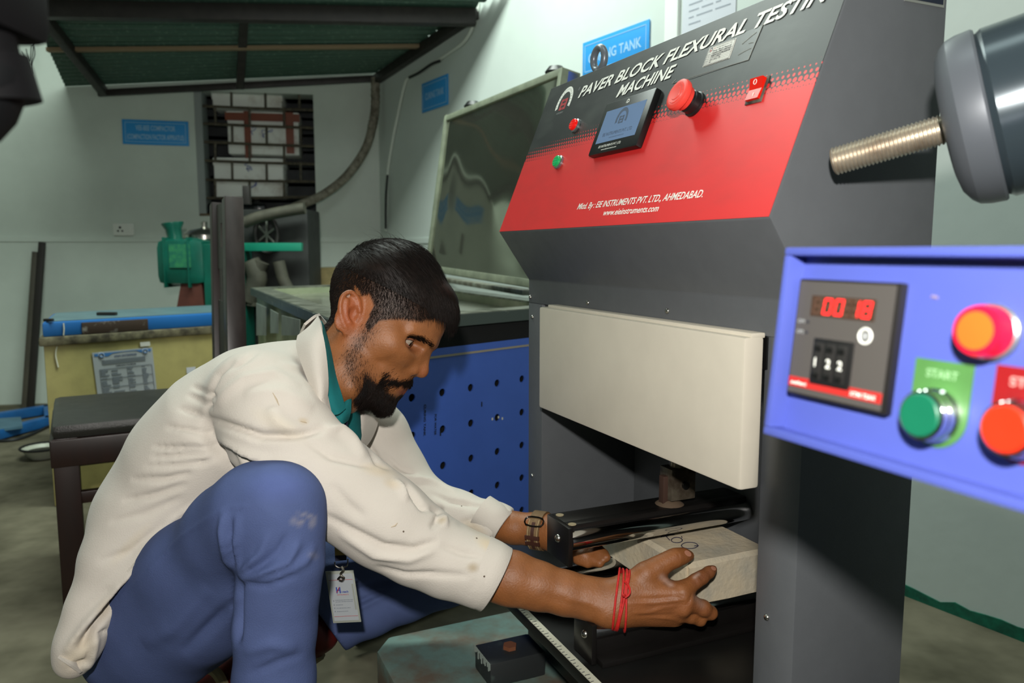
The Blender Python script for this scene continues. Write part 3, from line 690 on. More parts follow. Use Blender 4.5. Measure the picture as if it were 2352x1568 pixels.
# black streaks of old lettering down the cover
for i, (px, py, L_, s_) in enumerate(((974, 965, .075, 'CURING TANK'), (998, 975, .05, 'FOR WATER'))):
    q = tl(px, py); text(s_, TF @ Matrix.Translation((q[0], q[1]+L_*.5, .001)) @ Matrix.Rotation(-math.pi/2-.04, 4, 'Z'), L_, .006, BLACKP, parent=e, bold=.03)
for px, py, L_ in ((1105, 928, .012), (1010, 995, .012), (963, 1090, .01), (1015, 1110, .012)):
    q = tl(px, py); MB(TF).box((q[0], q[1]-L_/2, .0005), (q[0]+.003, q[1]+L_/2, .0015)).build('paint_mark', BLACKP, e)
for px, py in ((1129, 962), (1143, 958), (1152, 961)):
    q = tl(px, py); MB(TF).box((q[0], q[1]-.003, .0005), (q[0]+.004, q[1]+.003, .0015)).build('white_mark', WHT, e)
# papers on the long side
nS = -np.cross(sT_, ZV); nS = nS if nS[0] < 0 else -nS
for px0, py0, px1, py1 in ((590, 696, 612, 770), (622, 710, 640, 765), (648, 724, 690, 770)):
    q = [hit(x, y, cn+nS*.012, nS) for x, y in ((px0, py1), (px1, py1), (px1, py0+10), (px0, py0))]; tag(MB().hexa(q, [p+nS*.002 for p in q]).build('faded_label', mat('faded_paper', '#8f9a90', .7, var=.3)), {590: 'faded paper strip on the tank side, nearest the dark post', 622: 'faded paper strip on the tank side, middle of the three', 648: 'faded paper on the tank side, nearest his collar'}[px0], 'label', None)
# open lid: mirror-like stainless sheet with a wooden-grey frame
LB = yat(982, 622, 2.90); RB_ = yat(1230, 662, 2.10); LTp = yat(1027, 268, 3.02); RTp = yat(1300, 156, 2.27)
e3 = empty('tank_lid', (LB+RB_)/2, 'open lid leaning on the wall with warped mirror-like steel lining', 'lid')
nl = unit(np.cross(RB_-LB, LTp-LB)); nl = nl if nl[0] < 0 else -nl
th = nl*-.05
q = [LB, RB_, RTp, LTp]; MB().hexa([p+th for p in q], [p-nl*.004 for p in q]).build('lid_shell', mat('lid_side_blue', '#4a63b8', .5), e3, bevel=.006)
# warped lining
n1 = 40; n2 = 40; vs = []; fs = []
for i in range(n1+1):
    for j in range(n2+1):
        u = .02+.96*i/n1; v = .02+.96*j/n2; p = (LB*(1-u)+RB_*u)*(1-v)+(LTp*(1-u)+RTp*u)*v
        ed = min(u, 1-u, v, 1-v)*8; ed = min(1, max(0, ed)); w = .0045*math.sin(u*5+2*math.sin(v*4))*math.cos(v*4.5+1.2*math.sin(u*4))+.0012*math.sin(u*19+v*7)*(1-v)
        vs.append(tuple(p+nl*(w*ed+.004)))
for i in range(n1):
    for j in range(n2): k = i*(n2+1)+j; fs.append((k, k+n2+1, k+n2+2, k+1))
b = MB(); b.add(vs, fs, True); b.build('steel_lining', mat('dull_stainless', '#a9ac9c', .07, .93, var=.15, scale=3), e3, sharp=180)
FRM = mat('grey_green_edge', '#7d8470', .6, var=.3, scale=20)
for p, q in ((LB, LTp), (LTp, RTp), (RTp, RB_), (LB, RB_)):
    x = unit(q-p); y = unit(np.cross(nl, x)); mt = frame(p, x, y, nl); L = np.linalg.norm(q-p); s = 1 if np.dot(y, (LB+RB_+LTp+RTp)/4-p) > 0 else -1
    MB(mt).box((0, 0, -.05), (L, s*.022, .012), bev=.003).build('lid_edge', FRM, e3)
for px, py in ((1080, 244), (1266, 162)):
    c = LTp*(1-((px-1027)/273))+RTp*((px-1027)/273); MB().lathe([(0, .03), (.02, .032), (.035, .02), (.038, 0)], c+nl*-.03, (0, 0, 1)).build('rubber_foot', BLACKP, e3)
# hinge strip and clutter at the foot of the lid
p = onz(1010, 640, zt+.004); q = onz(1215, 672, zt+.004); bar(p, q, .05, .02, 'hinge_strip', mat('worn_strip', '#8b8f80', .6, col2='#4a3d30', scale=12), e)

# ------------------------------------------------------------------ chair
CW = mat('dark_varnished_wood', '#2a1712', .4, var=.5, scale=14, spec=.5, stretch=(1, 1, .3)); CW2 = mat('worn_wood_edge', '#3d2f28', .4, col2='#6b5f55', scale=25, thr=(.5, .8))
zs_ = .46; c1 = onz(118, 1010, zs_-.03); cb = onz(162, 930, zs_); dS = unit((cb-onz(118, 1010, zs_))*np.array([1, 1, 0])); dE = np.array([math.cos(math.radians(30)), math.sin(math.radians(30)), 0]); dS = unit(np.array([-dE[1], dE[0], 0])*.9+dS*.1)
c1 = c1*np.array([1, 1, 0]); WS, DS = .50, .43
e = empty('wooden_chair', c1, 'dark wooden chair with black padded seat and tall back post behind him', 'chair')
KF = frame(c1, dE, dS, ZV)
post_x = .0
for (x, y) in ((0, 0), (0, DS-.045)):
    MB(KF).box((x, y, 0), (x+.055, y+.045, zs_-.03), bev=.003).build('leg', CW, e)
MB(KF).box((-.005, -.005, zs_-.10), (WS, DS, zs_-.032), bev=.004).build('seat_rail', CW, e)
b = MB(KF); b.box((0, 0, zs_-.034), (WS, DS, zs_+.004), bev=.016); b.build('seat_pad', mat('black_rexine', '#2b2a26', .38, var=.15, scale=20, bump=.0006, bscale=300), e)
MB(KF).box((.05, .012, .26), (WS, .035, .29), bev=.003).build('stretcher', CW, e); MB(KF).box((.05, DS-.035, .26), (WS, DS-.012, .29), bev=.003).build('stretcher', CW, e); MB(KF).box((.012, .04, .18), (.04, DS-.04, .21), bev=.003).build('stretcher', CW, e)
MB(KF).box((WS-.05, 0, 0), (WS, .045, zs_-.09), bev=.003).build('leg', CW, e); MB(KF).box((WS-.05, DS-.045, 0), (WS, DS, zs_-.09), bev=.003).build('leg', CW, e)
pb_ = KF @ Vector((WS, 0, 0))
# back: near post, far post and a carved splat between them
ta = yat(534, 455, 2.05); tb = yat(541, 790, 1.98); far = np.array([-.32, .95, 0]); far = unit(far)
def post(p_top, p_bot, w, d, nm, m):
    x = unit(p_top-p_bot); yv = unit(dE-x*np.dot(dE, x)); mt = frame(p_bot, x, yv); L = np.linalg.norm(p_top-p_bot); return MB(mt).box((-.55, -w/2, -d/2), (L, w/2, d/2), bev=.004).build(nm, m, e)
post(ta, tb, .047, .045, 'back_post', mat('worn_post', '#231a17', .35, col2='#453d3a', scale=9, thr=(.45, .75), stretch=(1, 1, .35)))
off = yat(500, 470, 2.30)-ta; off[2] = 0
post(ta+off, tb+off, .04, .04, 'back_post', CW)
sx = unit(off); L0 = np.linalg.norm(off); SF = frame(tb, sx, unit(ta-tb)); hT = np.linalg.norm(ta-tb)
b = MB(SF); g = .006
GS = mat('grey_splat', '#3a3830', .5, var=.3)
L0_ = L0-.02
for q in (((.02, hT-.06), (L0_, hT-.005)), ((.02, hT-.19), (L0_, hT-.13)), ((.02, hT-.13), (.09, hT-.06)), ((L0_-.07, hT-.13), (L0_, hT-.06)), ((.02, -.35), (L0_, .1))): b.box((*q[0], -g), (*q[1], g))
for i in range(5): x = .03+i*(L0_-.05)/5; b.box((x, .1, -g), (x+(L0_-.05)/9, hT-.19, g))
b.build('back_splat', GS, e)
# ------------------------------------------------------------------ concrete plinth under the tester
PL = mat('painted_plinth', '#6f8a82', .7, col2='#6b5f50', scale=9, thr=(.42, .62), bump=.002, bscale=30)
def sp(w, s, z): return M(w, s, z)
poly = [(-.312, -.165), (-.432, -.165), (-.478, -.13), (-.487, .42), (.47, .42), (.47, -.165)]
b = MB(); b.hexa([M(w, s, 0) for w, s in poly], [M(w, s, .12) for w, s in poly]); tag(b.build('concrete_plinth', PL, bevel=.006), 'green washed concrete plinth under the testing machine', 'plinth')

# ------------------------------------------------------------------ paver block flexural tester
E0 = M(0, .15, .12)
tm = empty('flexural_tester', E0, 'tall grey block flexural tester with red and black sloping control panel', 'machine')
WL_, WR_ = -.360, .338
prof = [(.12, .783), (.12, .826), (.06, .913), (.1652, 1.176), (.298, 1.176), (.298, .783)]
# hood as folded sheet solid (s,z) profile
b = MB(MF); b.prism(prof, WL_, WR_, axis=0); b.build('hood', GREY, tm, bevel=.0025)
def bx(nm, m, a, c, par=None, bev=.002): return MB(MF).box(a, c, bev=bev).build(nm, m, par or tm)
bx('far_column', GREY, (-.360, .12, .33), (-.302, .332, .783))
# near column: two folded front faces and a side
b = MB(MF); b.prism([(.268, .124), (.306, .118), (.331, .123), (.331, .298), (.268, .298)], .12, .785, axis=2); b.build('near_column', GREY, tm, bevel=.0015)
bx('back_panel', GREY, (-.302, .322, .33), (.268, .332, .783))
bx('top_lining', BLACKP, (-.302, .125, .775), (.268, .322, .783))
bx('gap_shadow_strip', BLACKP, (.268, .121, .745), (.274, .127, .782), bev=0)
# ivory front guard with folded lips
b = MB(MF); b.box((-.2535, .090, .606), (.2725, .118, .783), bev=.004); b.build('front_guard', WHITEP, tm)
b = MB(MF); b.box((-.24, .100, .781), (.272, .120, .7875), bev=.002); b.build('guard_lip', WHITEP, tm)
# table, rule, base cabinet, feet
bx('table', mat('black_table', '#10100f', .38, var=.3, scale=16, spec=.5), (-.40, -.0265, .312), (.42, .335, .33))
b = MB(MF); b.box((-.40, -.0268, .330), (.42, -.0155, .3315)); rule = b.build('rule', mat('rule_white', '#b9b8a6', .5), tm)
b = MB(MF); x = -.395
k = 0
while x < .41:
    b.box((x, -.0266, .3315), (x+.0008, -.0266+(.0075 if k % 5 == 0 else .004), .3319)); x += .008 if True else 0; k += 1
b.build('rule_marks', INK, tm)
bx('base_cabinet', mat('base_green_black', '#1b2522', .45, var=.3), (-.33, .105, .135), (.38, .295, .312), bev=.004)
FT = mat('dark_foot', '#272a2b', .5, col2='#4a5a54', scale=18, thr=(.6, .75))
for (w0_, w1_, s0, s1) in ((-.30, -.225, -.0155, .092), (-.30, -.225, .2, .3), (.25, .385, -.02, .09), (.25, .385, .2, .3)):
    f_ = bx('mounting_foot', FT, (w0_, s0, .12), (w1_, s1, .165), bev=.004)
    MB(MF).cyl((( w0_+w1_)/2+.0, (s0+s1)/2, .165), ((w0_+w1_)/2, (s0+s1)/2, .172), .013, seg=6).build('rusty_bolt', mat('rusty_bolt', '#7a4a30', .7), f_)
PLF = mat('peeling_edge', '#8f9a92', .8)
rnd = random.Random(9)
b = MB(MF)
for i in range(14): w_ = -.300+.0055*i; b.box((w_, -.0168, .165-rnd.uniform(.004, .02)), (w_+.0035, -.0155, .1655))
b.build('peeled_paint', PLF, tm)
# screws
for (w, s_, z) in ((-.3529, .12, .7937), (-.1365, .12, .7964), (.0818, .12, .7984), (-.3432, .12, .757), (-.3429, .12, .4543), (.2923, .1195, .4569)):
    b = MB(MF); b.lathe([(0, .0038), (.0012, .0036), (.0022, .0026), (.0026, 0)], (w, s_, z), (0, -1, 0), 14); b.build('screw', STEEL, tm)
for (px, py) in ((1196, 628), (1212, 648), (1217, 678)): pass

# ---- sloping panel
FPt = M(0, .06, .913); FDv = unit(.3714*BV+.9285*ZV); FNv = unit(np.cross(WV, FDv)); FNv = FNv if FNv[1] < 0 else -FNv
FF = frame(FPt, WV, FDv, FNv)
def fxy(px, py, off=0.): q = hit(px, py, FPt+FNv*off, FNv)-FPt; return float(q@WV), float(q@FDv)
# printed overlay: black above, red below, halftone border (flat print on the face)
def overlay_mat():
    m = bpy.data.materials.new('panel_print'); m.use_nodes = True; nt = m.node_tree; N = nt.nodes; L = nt.links; b = N['Principled BSDF']
    b.inputs['Roughness'].default_value = .42; b.inputs['Specular IOR Level'].default_value = .45
    uv = N.new('ShaderNodeUVMap'); uv.uv_map = 'UVMap'; sx = N.new('ShaderNodeSeparateXYZ'); L.new(uv.outputs[0], sx.inputs[0])
    def mt(op, a, c=None, c2=None):
        n = N.new('ShaderNodeMath'); n.operation = op
        for i, v in enumerate((a, c, c2)):
            if v is None: continue
            if isinstance(v, (int, float)): n.inputs[i].default_value = v
            else: L.new(v, n.inputs[i])
        return n.outputs[0]
    X, Y = sx.outputs[0], sx.outputs[1]
    # staggered dot lattice 5.6 x 4.6 mm
    px_, py_ = .0082, .0066
    yy = mt('ADD', Y, mt('MULTIPLY', X, .035)); row = mt('FLOOR', mt('DIVIDE', yy, py_)); odd = mt('MODULO', mt('ADD', row, 1000), 2)
    xx = mt('ADD', mt('DIVIDE', X, px_), mt('MULTIPLY', odd, .5)); fx = mt('MULTIPLY', mt('SUBTRACT', mt('FRACT', mt('ADD', xx, 100)), .5), px_)
    fy = mt('MULTIPLY', mt('SUBTRACT', mt('FRACT', mt('ADD', mt('DIVIDE', yy, py_), 100)), .5), py_)
    rr = mt('SQRT', mt('ADD', mt('POWER', mt('ABSOLUTE', fx), 2), mt('POWER', mt('ABSOLUTE', fy), 2)))
    # wavy diagonal edge: height of the 50% line over X, saw-like repeat as printed
    dip = mt('MULTIPLY', mt('POWER', mt('ABSOLUTE', mt('SUBTRACT', X, .14)), 2), -.075)
    line = mt('ADD', mt('ADD', mt('MULTIPLY', X, .035), .1575), dip)
    t = mt('DIVIDE', mt('SUBTRACT', line, yy), .046)       # -.5 black .. +.5 red
    t = mt('ADD', t, .5)
    # red dots grow for t<.5; black diamonds shrink above
    r1 = mt('MULTIPLY', mt('MAXIMUM', t, 0), .0068)
    red = mt('LESS_THAN', rr, mt('MULTIPLY', r1, 1.0))
    full = mt('GREATER_THAN', t, 1.0)
    red = mt('MAXIMUM', red, full)
    ns = N.new('ShaderNodeTexNoise'); ns.inputs['Scale'].default_value = 9; ns.inputs['Detail'].default_value = 6
    mr = N.new('ShaderNodeMapRange'); mr.inputs[1].default_value = .45; mr.inputs[2].default_value = .8; L.new(ns.outputs[0], mr.inputs[0])
    bk = N.new('ShaderNodeMix'); bk.data_type = 'RGBA'; bk.inputs[6].default_value = lin('#1d1f1f'); bk.inputs[7].default_value = lin('#343835'); L.new(mr.outputs[0], bk.inputs[0])
    rd = N.new('ShaderNodeMix'); rd.data_type = 'RGBA'; rd.inputs[6].default_value = lin('#d02a2a'); rd.inputs[7].default_value = lin('#c42c2b'); L.new(mr.outputs[0], rd.inputs[0])
    mx = N.new('ShaderNodeMix'); mx.data_type = 'RGBA'; L.new(red, mx.inputs[0]); L.new(bk.outputs[2], mx.inputs[6]); L.new(rd.outputs[2], mx.inputs[7]); L.new(mx.outputs[2], b.inputs['Base Color'])
    return m
x0, x1, y0, y1 = WL_+.002, WR_-.002, .001, .2815
b = MB(FF); b.box((x0, y0, 0), (x1, y1, .0006)); po = b.build('printed_panel', overlay_mat(), tm)
uvl = po.data.uv_layers.new(name='UVMap'); inv = FF.inverted() @ po.matrix_world
for lp in po.data.loops: q = inv @ po.data.vertices[lp.vertex_index].co; uvl.data[lp.index].uv = (q.x, q.y)
def ft(s, x, y, w=None, h=None, m=WHITETXT, **k): return text(s, FF @ Matrix.Translation((x, y, .0008)), w, h, m, parent=tm, **k)
text('PAVER BLOCK FLEXURAL TESTING', FF @ Matrix.Translation((-.2255, .2378, .0014)) @ Matrix.Rotation(.0165, 4, 'Z'), .566, .0192, WHITETXT, parent=tm, bold=.024, shear=.3)
text('MACHINE', FF @ Matrix.Translation((-.0885, .2125, .0014)) @ Matrix.Rotation(.018, 4, 'Z'), .144, .0185, WHITETXT, parent=tm, bold=.024, shear=.3)
ft('Mktd. By : EIE INSTRUMENTS PVT. LTD., AHMEDABAD.', -.085, .0300, .300, .0095, bold=.012, shear=.25)
ft('www.eieinstruments.com', -.0002, .0165, .134, .0088, bold=.012, shear=.25)
# maker's emblem: gear-toothed arch over a red block monogram
def emblem(cx, cy, R, fr, dark, red, par, z=.0008, inner=True):
    b = MB(fr); n = 34; ro, ri = R, R*.70
    a0_, a1_ = math.radians(-18), math.radians(198)
    for i in range(n):
        t0 = a0_+(a1_-a0_)*i/n; t1 = a0_+(a1_-a0_)*(i+1)/n
        b.add([(cx+ri*math.cos(t0), cy+ri*math.sin(t0)*1.15, z), (cx+ro*math.cos(t0), cy+ro*math.sin(t0)*1.15, z), (cx+ro*math.cos(t1), cy+ro*math.sin(t1)*1.15, z), (cx+ri*math.cos(t1), cy+ri*math.sin(t1)*1.15, z)], [(0, 1, 2, 3)])
    b.build('emblem_arch', dark, par)
    if inner:
        b = MB(fr)
        for i in range(0, n, 2):
            t0 = a0_+(a1_-a0_)*(i+.3)/n; t1 = t0+.035; rm = R*.80
            b.add([(cx+(rm)*math.cos(t0), cy+rm*math.sin(t0)*1.15, z+.0003), (cx+R*.90*math.cos(t0), cy+R*.9*math.sin(t0)*1.15, z+.0003), (cx+R*.9*math.cos(t1), cy+R*.9*math.sin(t1)*1.15, z+.0003), (cx+rm*math.cos(t1), cy+rm*math.sin(t1)*1.15, z+.0003)], [(0, 1, 2, 3)])
        b.build('arch_lettering', INK, par)
    s = R*.42; b = MB(fr)
    for q in (((-s, -s*.9), (-s*.55, s*.9)), ((-s*.6, -s*.9), (-s*.08, -s*.5)), ((-s*.6, -s*.2), (-s*.08, s*.2)), ((-s*.6, s*.5), (-s*.08, s*.9)),
              ((s*.55, -s*.9), (s, s*.9)), ((s*.08, -s*.9), (s*.6, -s*.5)), ((s*.08, -s*.2), (s*.6, s*.2)), ((s*.08, s*.5), (s*.6, s*.9)), ((-s*.12, -s*.12), (s*.12, s*.12))):
        b.add([(cx+q[0][0], cy+q[0][1]-R*.05, z), (cx+q[1][0], cy+q[0][1]-R*.05, z), (cx+q[1][0], cy+q[1][1]-R*.05, z), (cx+q[0][0], cy+q[1][1]-R*.05, z)], [(0, 1, 2, 3)])
    b.build('emblem_monogram', red, par)
LOGORED = mat('logo_red', '#a8242c', .5)
emblem(-.2775, .2375, .0275, FF, WHITETXT, LOGORED, tm)
ft('INSTRUMENTS', -.2915, .2185, .024, .003, m=mat('grey_lettering', '#8d9090', .6))
ft('®', -.2365, .2535, None, .006, m=mat('grey_lettering', '#8d9090', .6))
# black repair patch and rating label
b = MB(FF); b.prism([(.060, .2045), (.105, .2015), (.2105, .2025), (.2150, .2455), (.0555, .2400)], .0006, .0010, axis=2); b.build('black_patch', mat('black_patch', '#171a1a', .35, var=.3, scale=40), tm)
SCR = mat('scratch_grey', '#8b8f88', .7)
for p, q in (((.1875, .228), (.2075, .238)), ((.187, .214), (.208, .2175)), ((.200, .2255), (.2085, .2245)), ((.060, .2045), (.066, .209)), ((.2105, .2025), (.2150, .2470)), ((.060, .2040), (.2105, .2022))):
    MB(FF).tube([(p[0], p[1], .0012), ((p[0]+q[0])/2, (p[1]+q[1])/2+.0004, .0012), (q[0], q[1], .0012)], .0004, 4).build('patch_scratch', SCR, tm)
lab = MB(FF).box((.1200, .2135, .0010), (.1715, .2400, .0016)).build('rating_label', mat('label_white', '#d7d8cf', .5), tm)
emblem(.1265, .2345, .0036, FF, mat('grey_print', '#777d84', .8), LOGORED, tm, z=.0019, inner=False)
def ft2(s, x, y, w, h, m=INK, **k): return text(s, FF @ Matrix.Translation((x, y, .0019)), w, h, m, parent=tm, **k)
ft2('EIE', .132, .2352, .004, .0018, m=LOGORED); ft2('INSTRUMENTS PVT. LTD.', .1375, .2352, .030, .0016)
for i, (l, v) in enumerate((('Name', 'Paver Block Flexural'), ('Model', 'Testing M/C 200 kN'), ('Sr. No.', 'EIE/CO/1243/2018'), ('Date', '17/11/2021'), ('Supply', '230 V  50 Hz  1 Ph'), ('Cap', 'A/C'))):
    y = .2315-i*.0031; ft2(l, .1222, y, .0065, .0014, m=mat('grey_print', '#777d84', .8)); ft2(v, .1315, y, (.036 if i < 3 else .020 if i < 5 else .004), .0021, bold=.02, shear=.2)
b = MB(FF)
for i in range(8): y = .2305-i*.00225; b.box((.1218, y-.0009, .0016), (.1698, y-.0007, .0018))
for q in (((.1208, .2143), (.1707, .2146)), ((.1208, .2389), (.1707, .2392)), ((.1208, .2143), (.1211, .2392)), ((.1704, .2143), (.1707, .2392))): b.box((*q[0], .0016), (*q[1], .0018))
b.build('label_rule', INK, tm)
# touch screen unit
hm = MB(FF).box((-.0925, .1125, 0), (.0400, .1985, .011), bev=.003).build('screen_unit', mat('black_plastic_case', '#0d0e0e', .35, spec=.5), tm)
MB(FF).box((-.0800, .1300, .0100), (.0265, .1825, .0113)).build('display', mat('lcd', '#5f7695', .18, emit='#6f87a8', es=.22, spec=.6), hm)
GL = mat('lcd_print', '#3a4a62', .4)
def ftd(s, x, y, w, h, m): return text(s, FF @ Matrix.Translation((x, y, .0114)), w, h, m, parent=hm)
emblem(-.027, .1625, .0155, FF, GL, GL, hm, z=.0115, inner=False); ftd('EIE INSTRUMENTS PVT. LTD.', -.066, .1400, .080, .0052, GL); ftd('www.eieinstruments.com', -.045, .1350, .040, .0022, GL)
emblem(-.026, .1885, .0042, FF, WHITETXT, WHITETXT, hm, z=.0114, inner=False)
GTX = mat('grey_lettering', '#8d9090', .6)
text('EIE INSTRUMENTS PVT. LTD.', FF @ Matrix.Translation((-.066, .1215, .0113)), .062, .0038, WHITETXT, parent=hm, shear=.2); text('www.eieinstruments.com', FF @ Matrix.Translation((-.055, .1168, .0113)), .042, .0026, WHITETXT, parent=hm, shear=.2)
# indicator lamps
def lamp(x, y, col, nm):
    mc = mat('lamp_'+nm, col, .15, spec=.7, emit=col, es=.25)
    base = MB(FF).lathe([(0, .0118), (.003, .0118), (.004, .0105)], (x, y, .0006), (0, 0, 1), 28).build('indicator_lamp', mat('lamp_bezel', '#8d9294', .3, .7), tm)
    base['label'] = nm+' round indicator lamp'
    MB(FF).lathe([(.0, .0098), (.0035, .0098), (.0048, .0085), (.0051, 0)], (x, y, .0045), (0, 0, 1), 28, caps=False).build('lens', mc, base)
    for k in (-1, 0, 1): MB(FF).box((x-.008+abs(k)*.002, y+k*.0045-.0004, .0092), (x+.008-abs(k)*.002, y+k*.0045+.0004, .0100)).build('lens_rib', mc, base)
lamp(-.1940, .1825, '#e01712', 'red'); lamp(-.2075, .1195, '#0f9a55', 'green')
# emergency stop
ex_, ey_ = .1330, .1600
es = MB(FF).lathe([(0, .0165), (.003, .0165), (.004, .0148), (.011, .0148), (.012, .0135), (.018, .0135)], (ex_, ey_, .0006), (0, 0, 1), 36).build('emergency_stop', mat('stop_black', '#131415', .4), tm)
RB = mat('stop_red', '#e0453a', .45, spec=.35)
MB(FF).lathe([(.015, .0125), (.016, .0155), (.021, .0165), (.0225, .0170), (.024, .0198), (.0275, .0206), (.0305, .0196), (.0322, .0165), (.0318, .0135), (.0326, .0130), (.0322, .0090), (.0329, .0086), (.0325, .004), (.0325, 0)], (ex_, ey_, .0006), (0, 0, 1), 48, caps=False).build('mushroom_cap', RB, es)
# rocker switch
rk = MB(FF).box((.2345, .1400, 0), (.2610, .1715, .0022), bev=.0008).build('rocker_switch', mat('rocker_frame', '#2a2925', .6, col2='#5f5b50', scale=60), tm)
b = MB(FF); b.add([(.2375, .1435, .002), (.2580, .1435, .002), (.2580, .1560, .0026), (.2375, .1560, .0026), (.2580, .1685, .0085), (.2375, .1685, .0085), (.2580, .1690, .002), (.2375, .1690, .002), (.2375, .1435, .0060), (.2580, .1435, .0060), (.2580, .1560, .0045), (.2375, .1560, .0045)],
      [(8, 9, 10, 11), (11, 10, 4, 5), (5, 4, 6, 7), (0, 1, 9, 8), (1, 6, 4, 10, 9), (0, 8, 11, 5, 7)])
b.build('rocker', mat('rocker_red', '#c81a0c', .3, emit='#ff2a08', es=.06, spec=.3), rk, sharp=20)
MB(FF).tube([(.2475+.0024*math.cos(t), .1632+.0028*math.sin(t), .0079+.0006*math.sin(t)) for t in np.linspace(0, 6.283, 14)[:-1]], .0004, 4, closed=True).build('off_mark', WHITETXT, rk)
MB(FF).box((.2485, .1465, .0056), (.2491, .1510, .0061)).build('on_mark', WHITETXT, rk)
# lifting eye on the hood
q = hit(1376, 136, M(0, .20, 0), BV); ew = float((q-O)@WV); ez = 1.2075
ey = MB(MF).tube([(ew+.0185*math.cos(t)*1, .20+.000*math.cos(t), ez+.0185*math.sin(t)) for t in np.linspace(0, 6.283, 32)[:-1]], .0062, 12, closed=True).build('lifting_eye', mat('eye_grey', '#71787f', .35, .3), tm)
MB(MF).lathe([(0, .015), (.006, .015), (.010, .008), (.014, .007)], (ew, .20, 1.176), (0, 0, 1)).build('eye_collar', mat('eye_grey', '#71787f', .35, .3), ey)
# maker plate on the hood side
SFm = frame(M(WR_, 0, 0), BV, ZV, WV)
pl_ = MB(SFm).box((.2315, 1.1435, 0), (.292, 1.1745, .0012)).build('maker_plate', mat('plate_aluminium', '#a9ada6', .35, .6), tm)
MB(SFm).box((.2340, 1.1462, .0012), (.2900, 1.172, .0016)).build('plate_field', mat('plate_navy', '#1d2330', .5), pl_)
text('www.eieinstruments.com', SFm @ Matrix.Translation((.2400, 1.1490, .0017)), .030, .0022, WHITETXT, parent=pl_); text('C-11, Shayona Estate, Ahmedabad', SFm @ Matrix.Translation((.2370, 1.1535, .0017)), .050, .0024, WHITETXT, parent=pl_)

# ---- loading gear between the columns
RAM = mat('oily_steel', '#8c8577', .3, .9, var=.3)
ram = MB(MF).cyl((0, .205, .54), (0, .205, .78), .0145, seg=28).build('ram', RAM, tm)
MB(MF).box((-.016, .182, .503), (.016, .226, .552), bev=.002).build('clevis_block', mat('clevis_steel', '#7d7566', .4, .6, col2='#4a4035', scale=30), ram)
MB(MF).box((-.006, .174, .497), (.006, .186, .54), bev=.001).build('clevis_tongue', mat('rusty_tongue', '#3a251b', .7), ram)
MB(MF).cyl((.016, .206, .526), (.020, .206, .526), .006).build('clevis_pin', BLACKP, ram)
MB(MF).lathe([(0, .022), (.004, .016), (.007, .010)], (0, .190, .4945), (0, 0, 1)).build('weld_bead', mat('weld_brown', '#5c4c3c', .7), ram)
ub = MB(MF).box((-.0335, .004, .455), (.0085, .320, .4945), bev=.0015).build('upper_beam', mat('black_beam', '#161413', .3, var=.3, scale=20), tm)
MB(MF).box((-.0335, -.003, .438), (.034, .004, .4945), bev=.001).build('end_plate', mat('black_beam', '#161413', .3), ub)
MB(MF).box((.006, .004, .4868), (.0215, .320, .4945), bev=.001).build('cover_strip', mat('black_beam', '#161413', .3), ub)
MB(MF).cyl((.021, .004, .4722), (.021, .320, .4722), .0148, seg=40).build('loading_roller', CHROME, ub)
MB(MF).lathe([(0, .0062), (.0015, .006), (.004, .0035), (.0045, 0)], (.002, -.003, .470), (0, -1, 0), 20).build('bolt_head', STEEL, ub)
for (w, s_) in ((-.022, .004), (.020, .002)): MB(MF).cyl((w, s_+.008, .4945), (w, s_+.008, .4952), .006, seg=16).build('screw_cap', mat('worn_cap', '#8f8165', .6), ub)
for w in (-.085, .085):
    lb = MB(MF).box((w-.024, .0, .331), (w+.010, .320, .362), bev=.0015).build('lower_support', mat('black_beam', '#161413', .3), tm)
    MB(MF).box((w-.028, -.006, .331), (w+.022, .0015, .386), bev=.001).build('end_plate', mat('black_beam', '#161413', .3), lb)
    MB(MF).cyl((w, .0015, .3685), (w, .320, .3685), .0145, seg=40).build('support_roller', CHROME, lb)
    MB(MF).lathe([(0, .0062), (.0015, .006), (.004, .0035), (.0045, 0)], (w+.003, -.006, .3665), (0, -1, 0), 20).build('bolt_head', STEEL, lb)
    MB(MF).box((w-.03, .004, .3302), (w+.034, .320, .338), bev=.001).build('base_bar', mat('black_beam', '#161413', .3), lb)
MB(MF).tube([(.105+.008*math.cos(t), .218+.008*math.sin(t), .3306) for t in np.linspace(0, 6.283, 18)[:-1]], .0012, 5, closed=True).build('slot_ring', mat('ring_grey', '#5a5a55', .5), tm)

# ------------------------------------------------------------------ paver block under test
PV = mat('pale_concrete', '#c0b297', .85, col2='#a19d8f', scale=14, bump=.0012, bscale=120, thr=(.4, .75))
bm = bmesh.new(); bmesh.ops.create_cube(bm, size=1)
for v in bm.verts: v.co = Vector((-.011+v.co.x*.237, .220+v.co.y*.150, .414+v.co.z*.062))
tope = [e_ for e_ in bm.edges if all(v.co.z > .44 for v in e_.verts)]
bmesh.ops.bevel(bm, geom=tope, offset=.006, segments=1, affect='EDGES')
vert = [e_ for e_ in bm.edges if abs(e_.verts[0].co.z-e_.verts[1].co.z) > .04]
bmesh.ops.bevel(bm, geom=vert, offset=.004, segments=2, affect='EDGES')
bmesh.ops.subdivide_edges(bm, edges=bm.edges[:], cuts=3, use_grid_fill=True)
for v in bm.verts: v.co += Vector([random.uniform(-.0005, .0005) for _ in range(3)])
pvb = MB(MF).bm(bm).build('paver_block', PV, None, sharp=25); tag(pvb, 'pale concrete paver block marked in pen, lying on the steel rollers', 'block')
PENB = mat('marker_pen', '#2a2638', .8)
def ell_pts(c, a, bb, n=18): return [(c[0]+a*math.cos(t), c[1]+bb*math.sin(t), .4452) for t in np.linspace(0, 6.283, n)[:-1]]
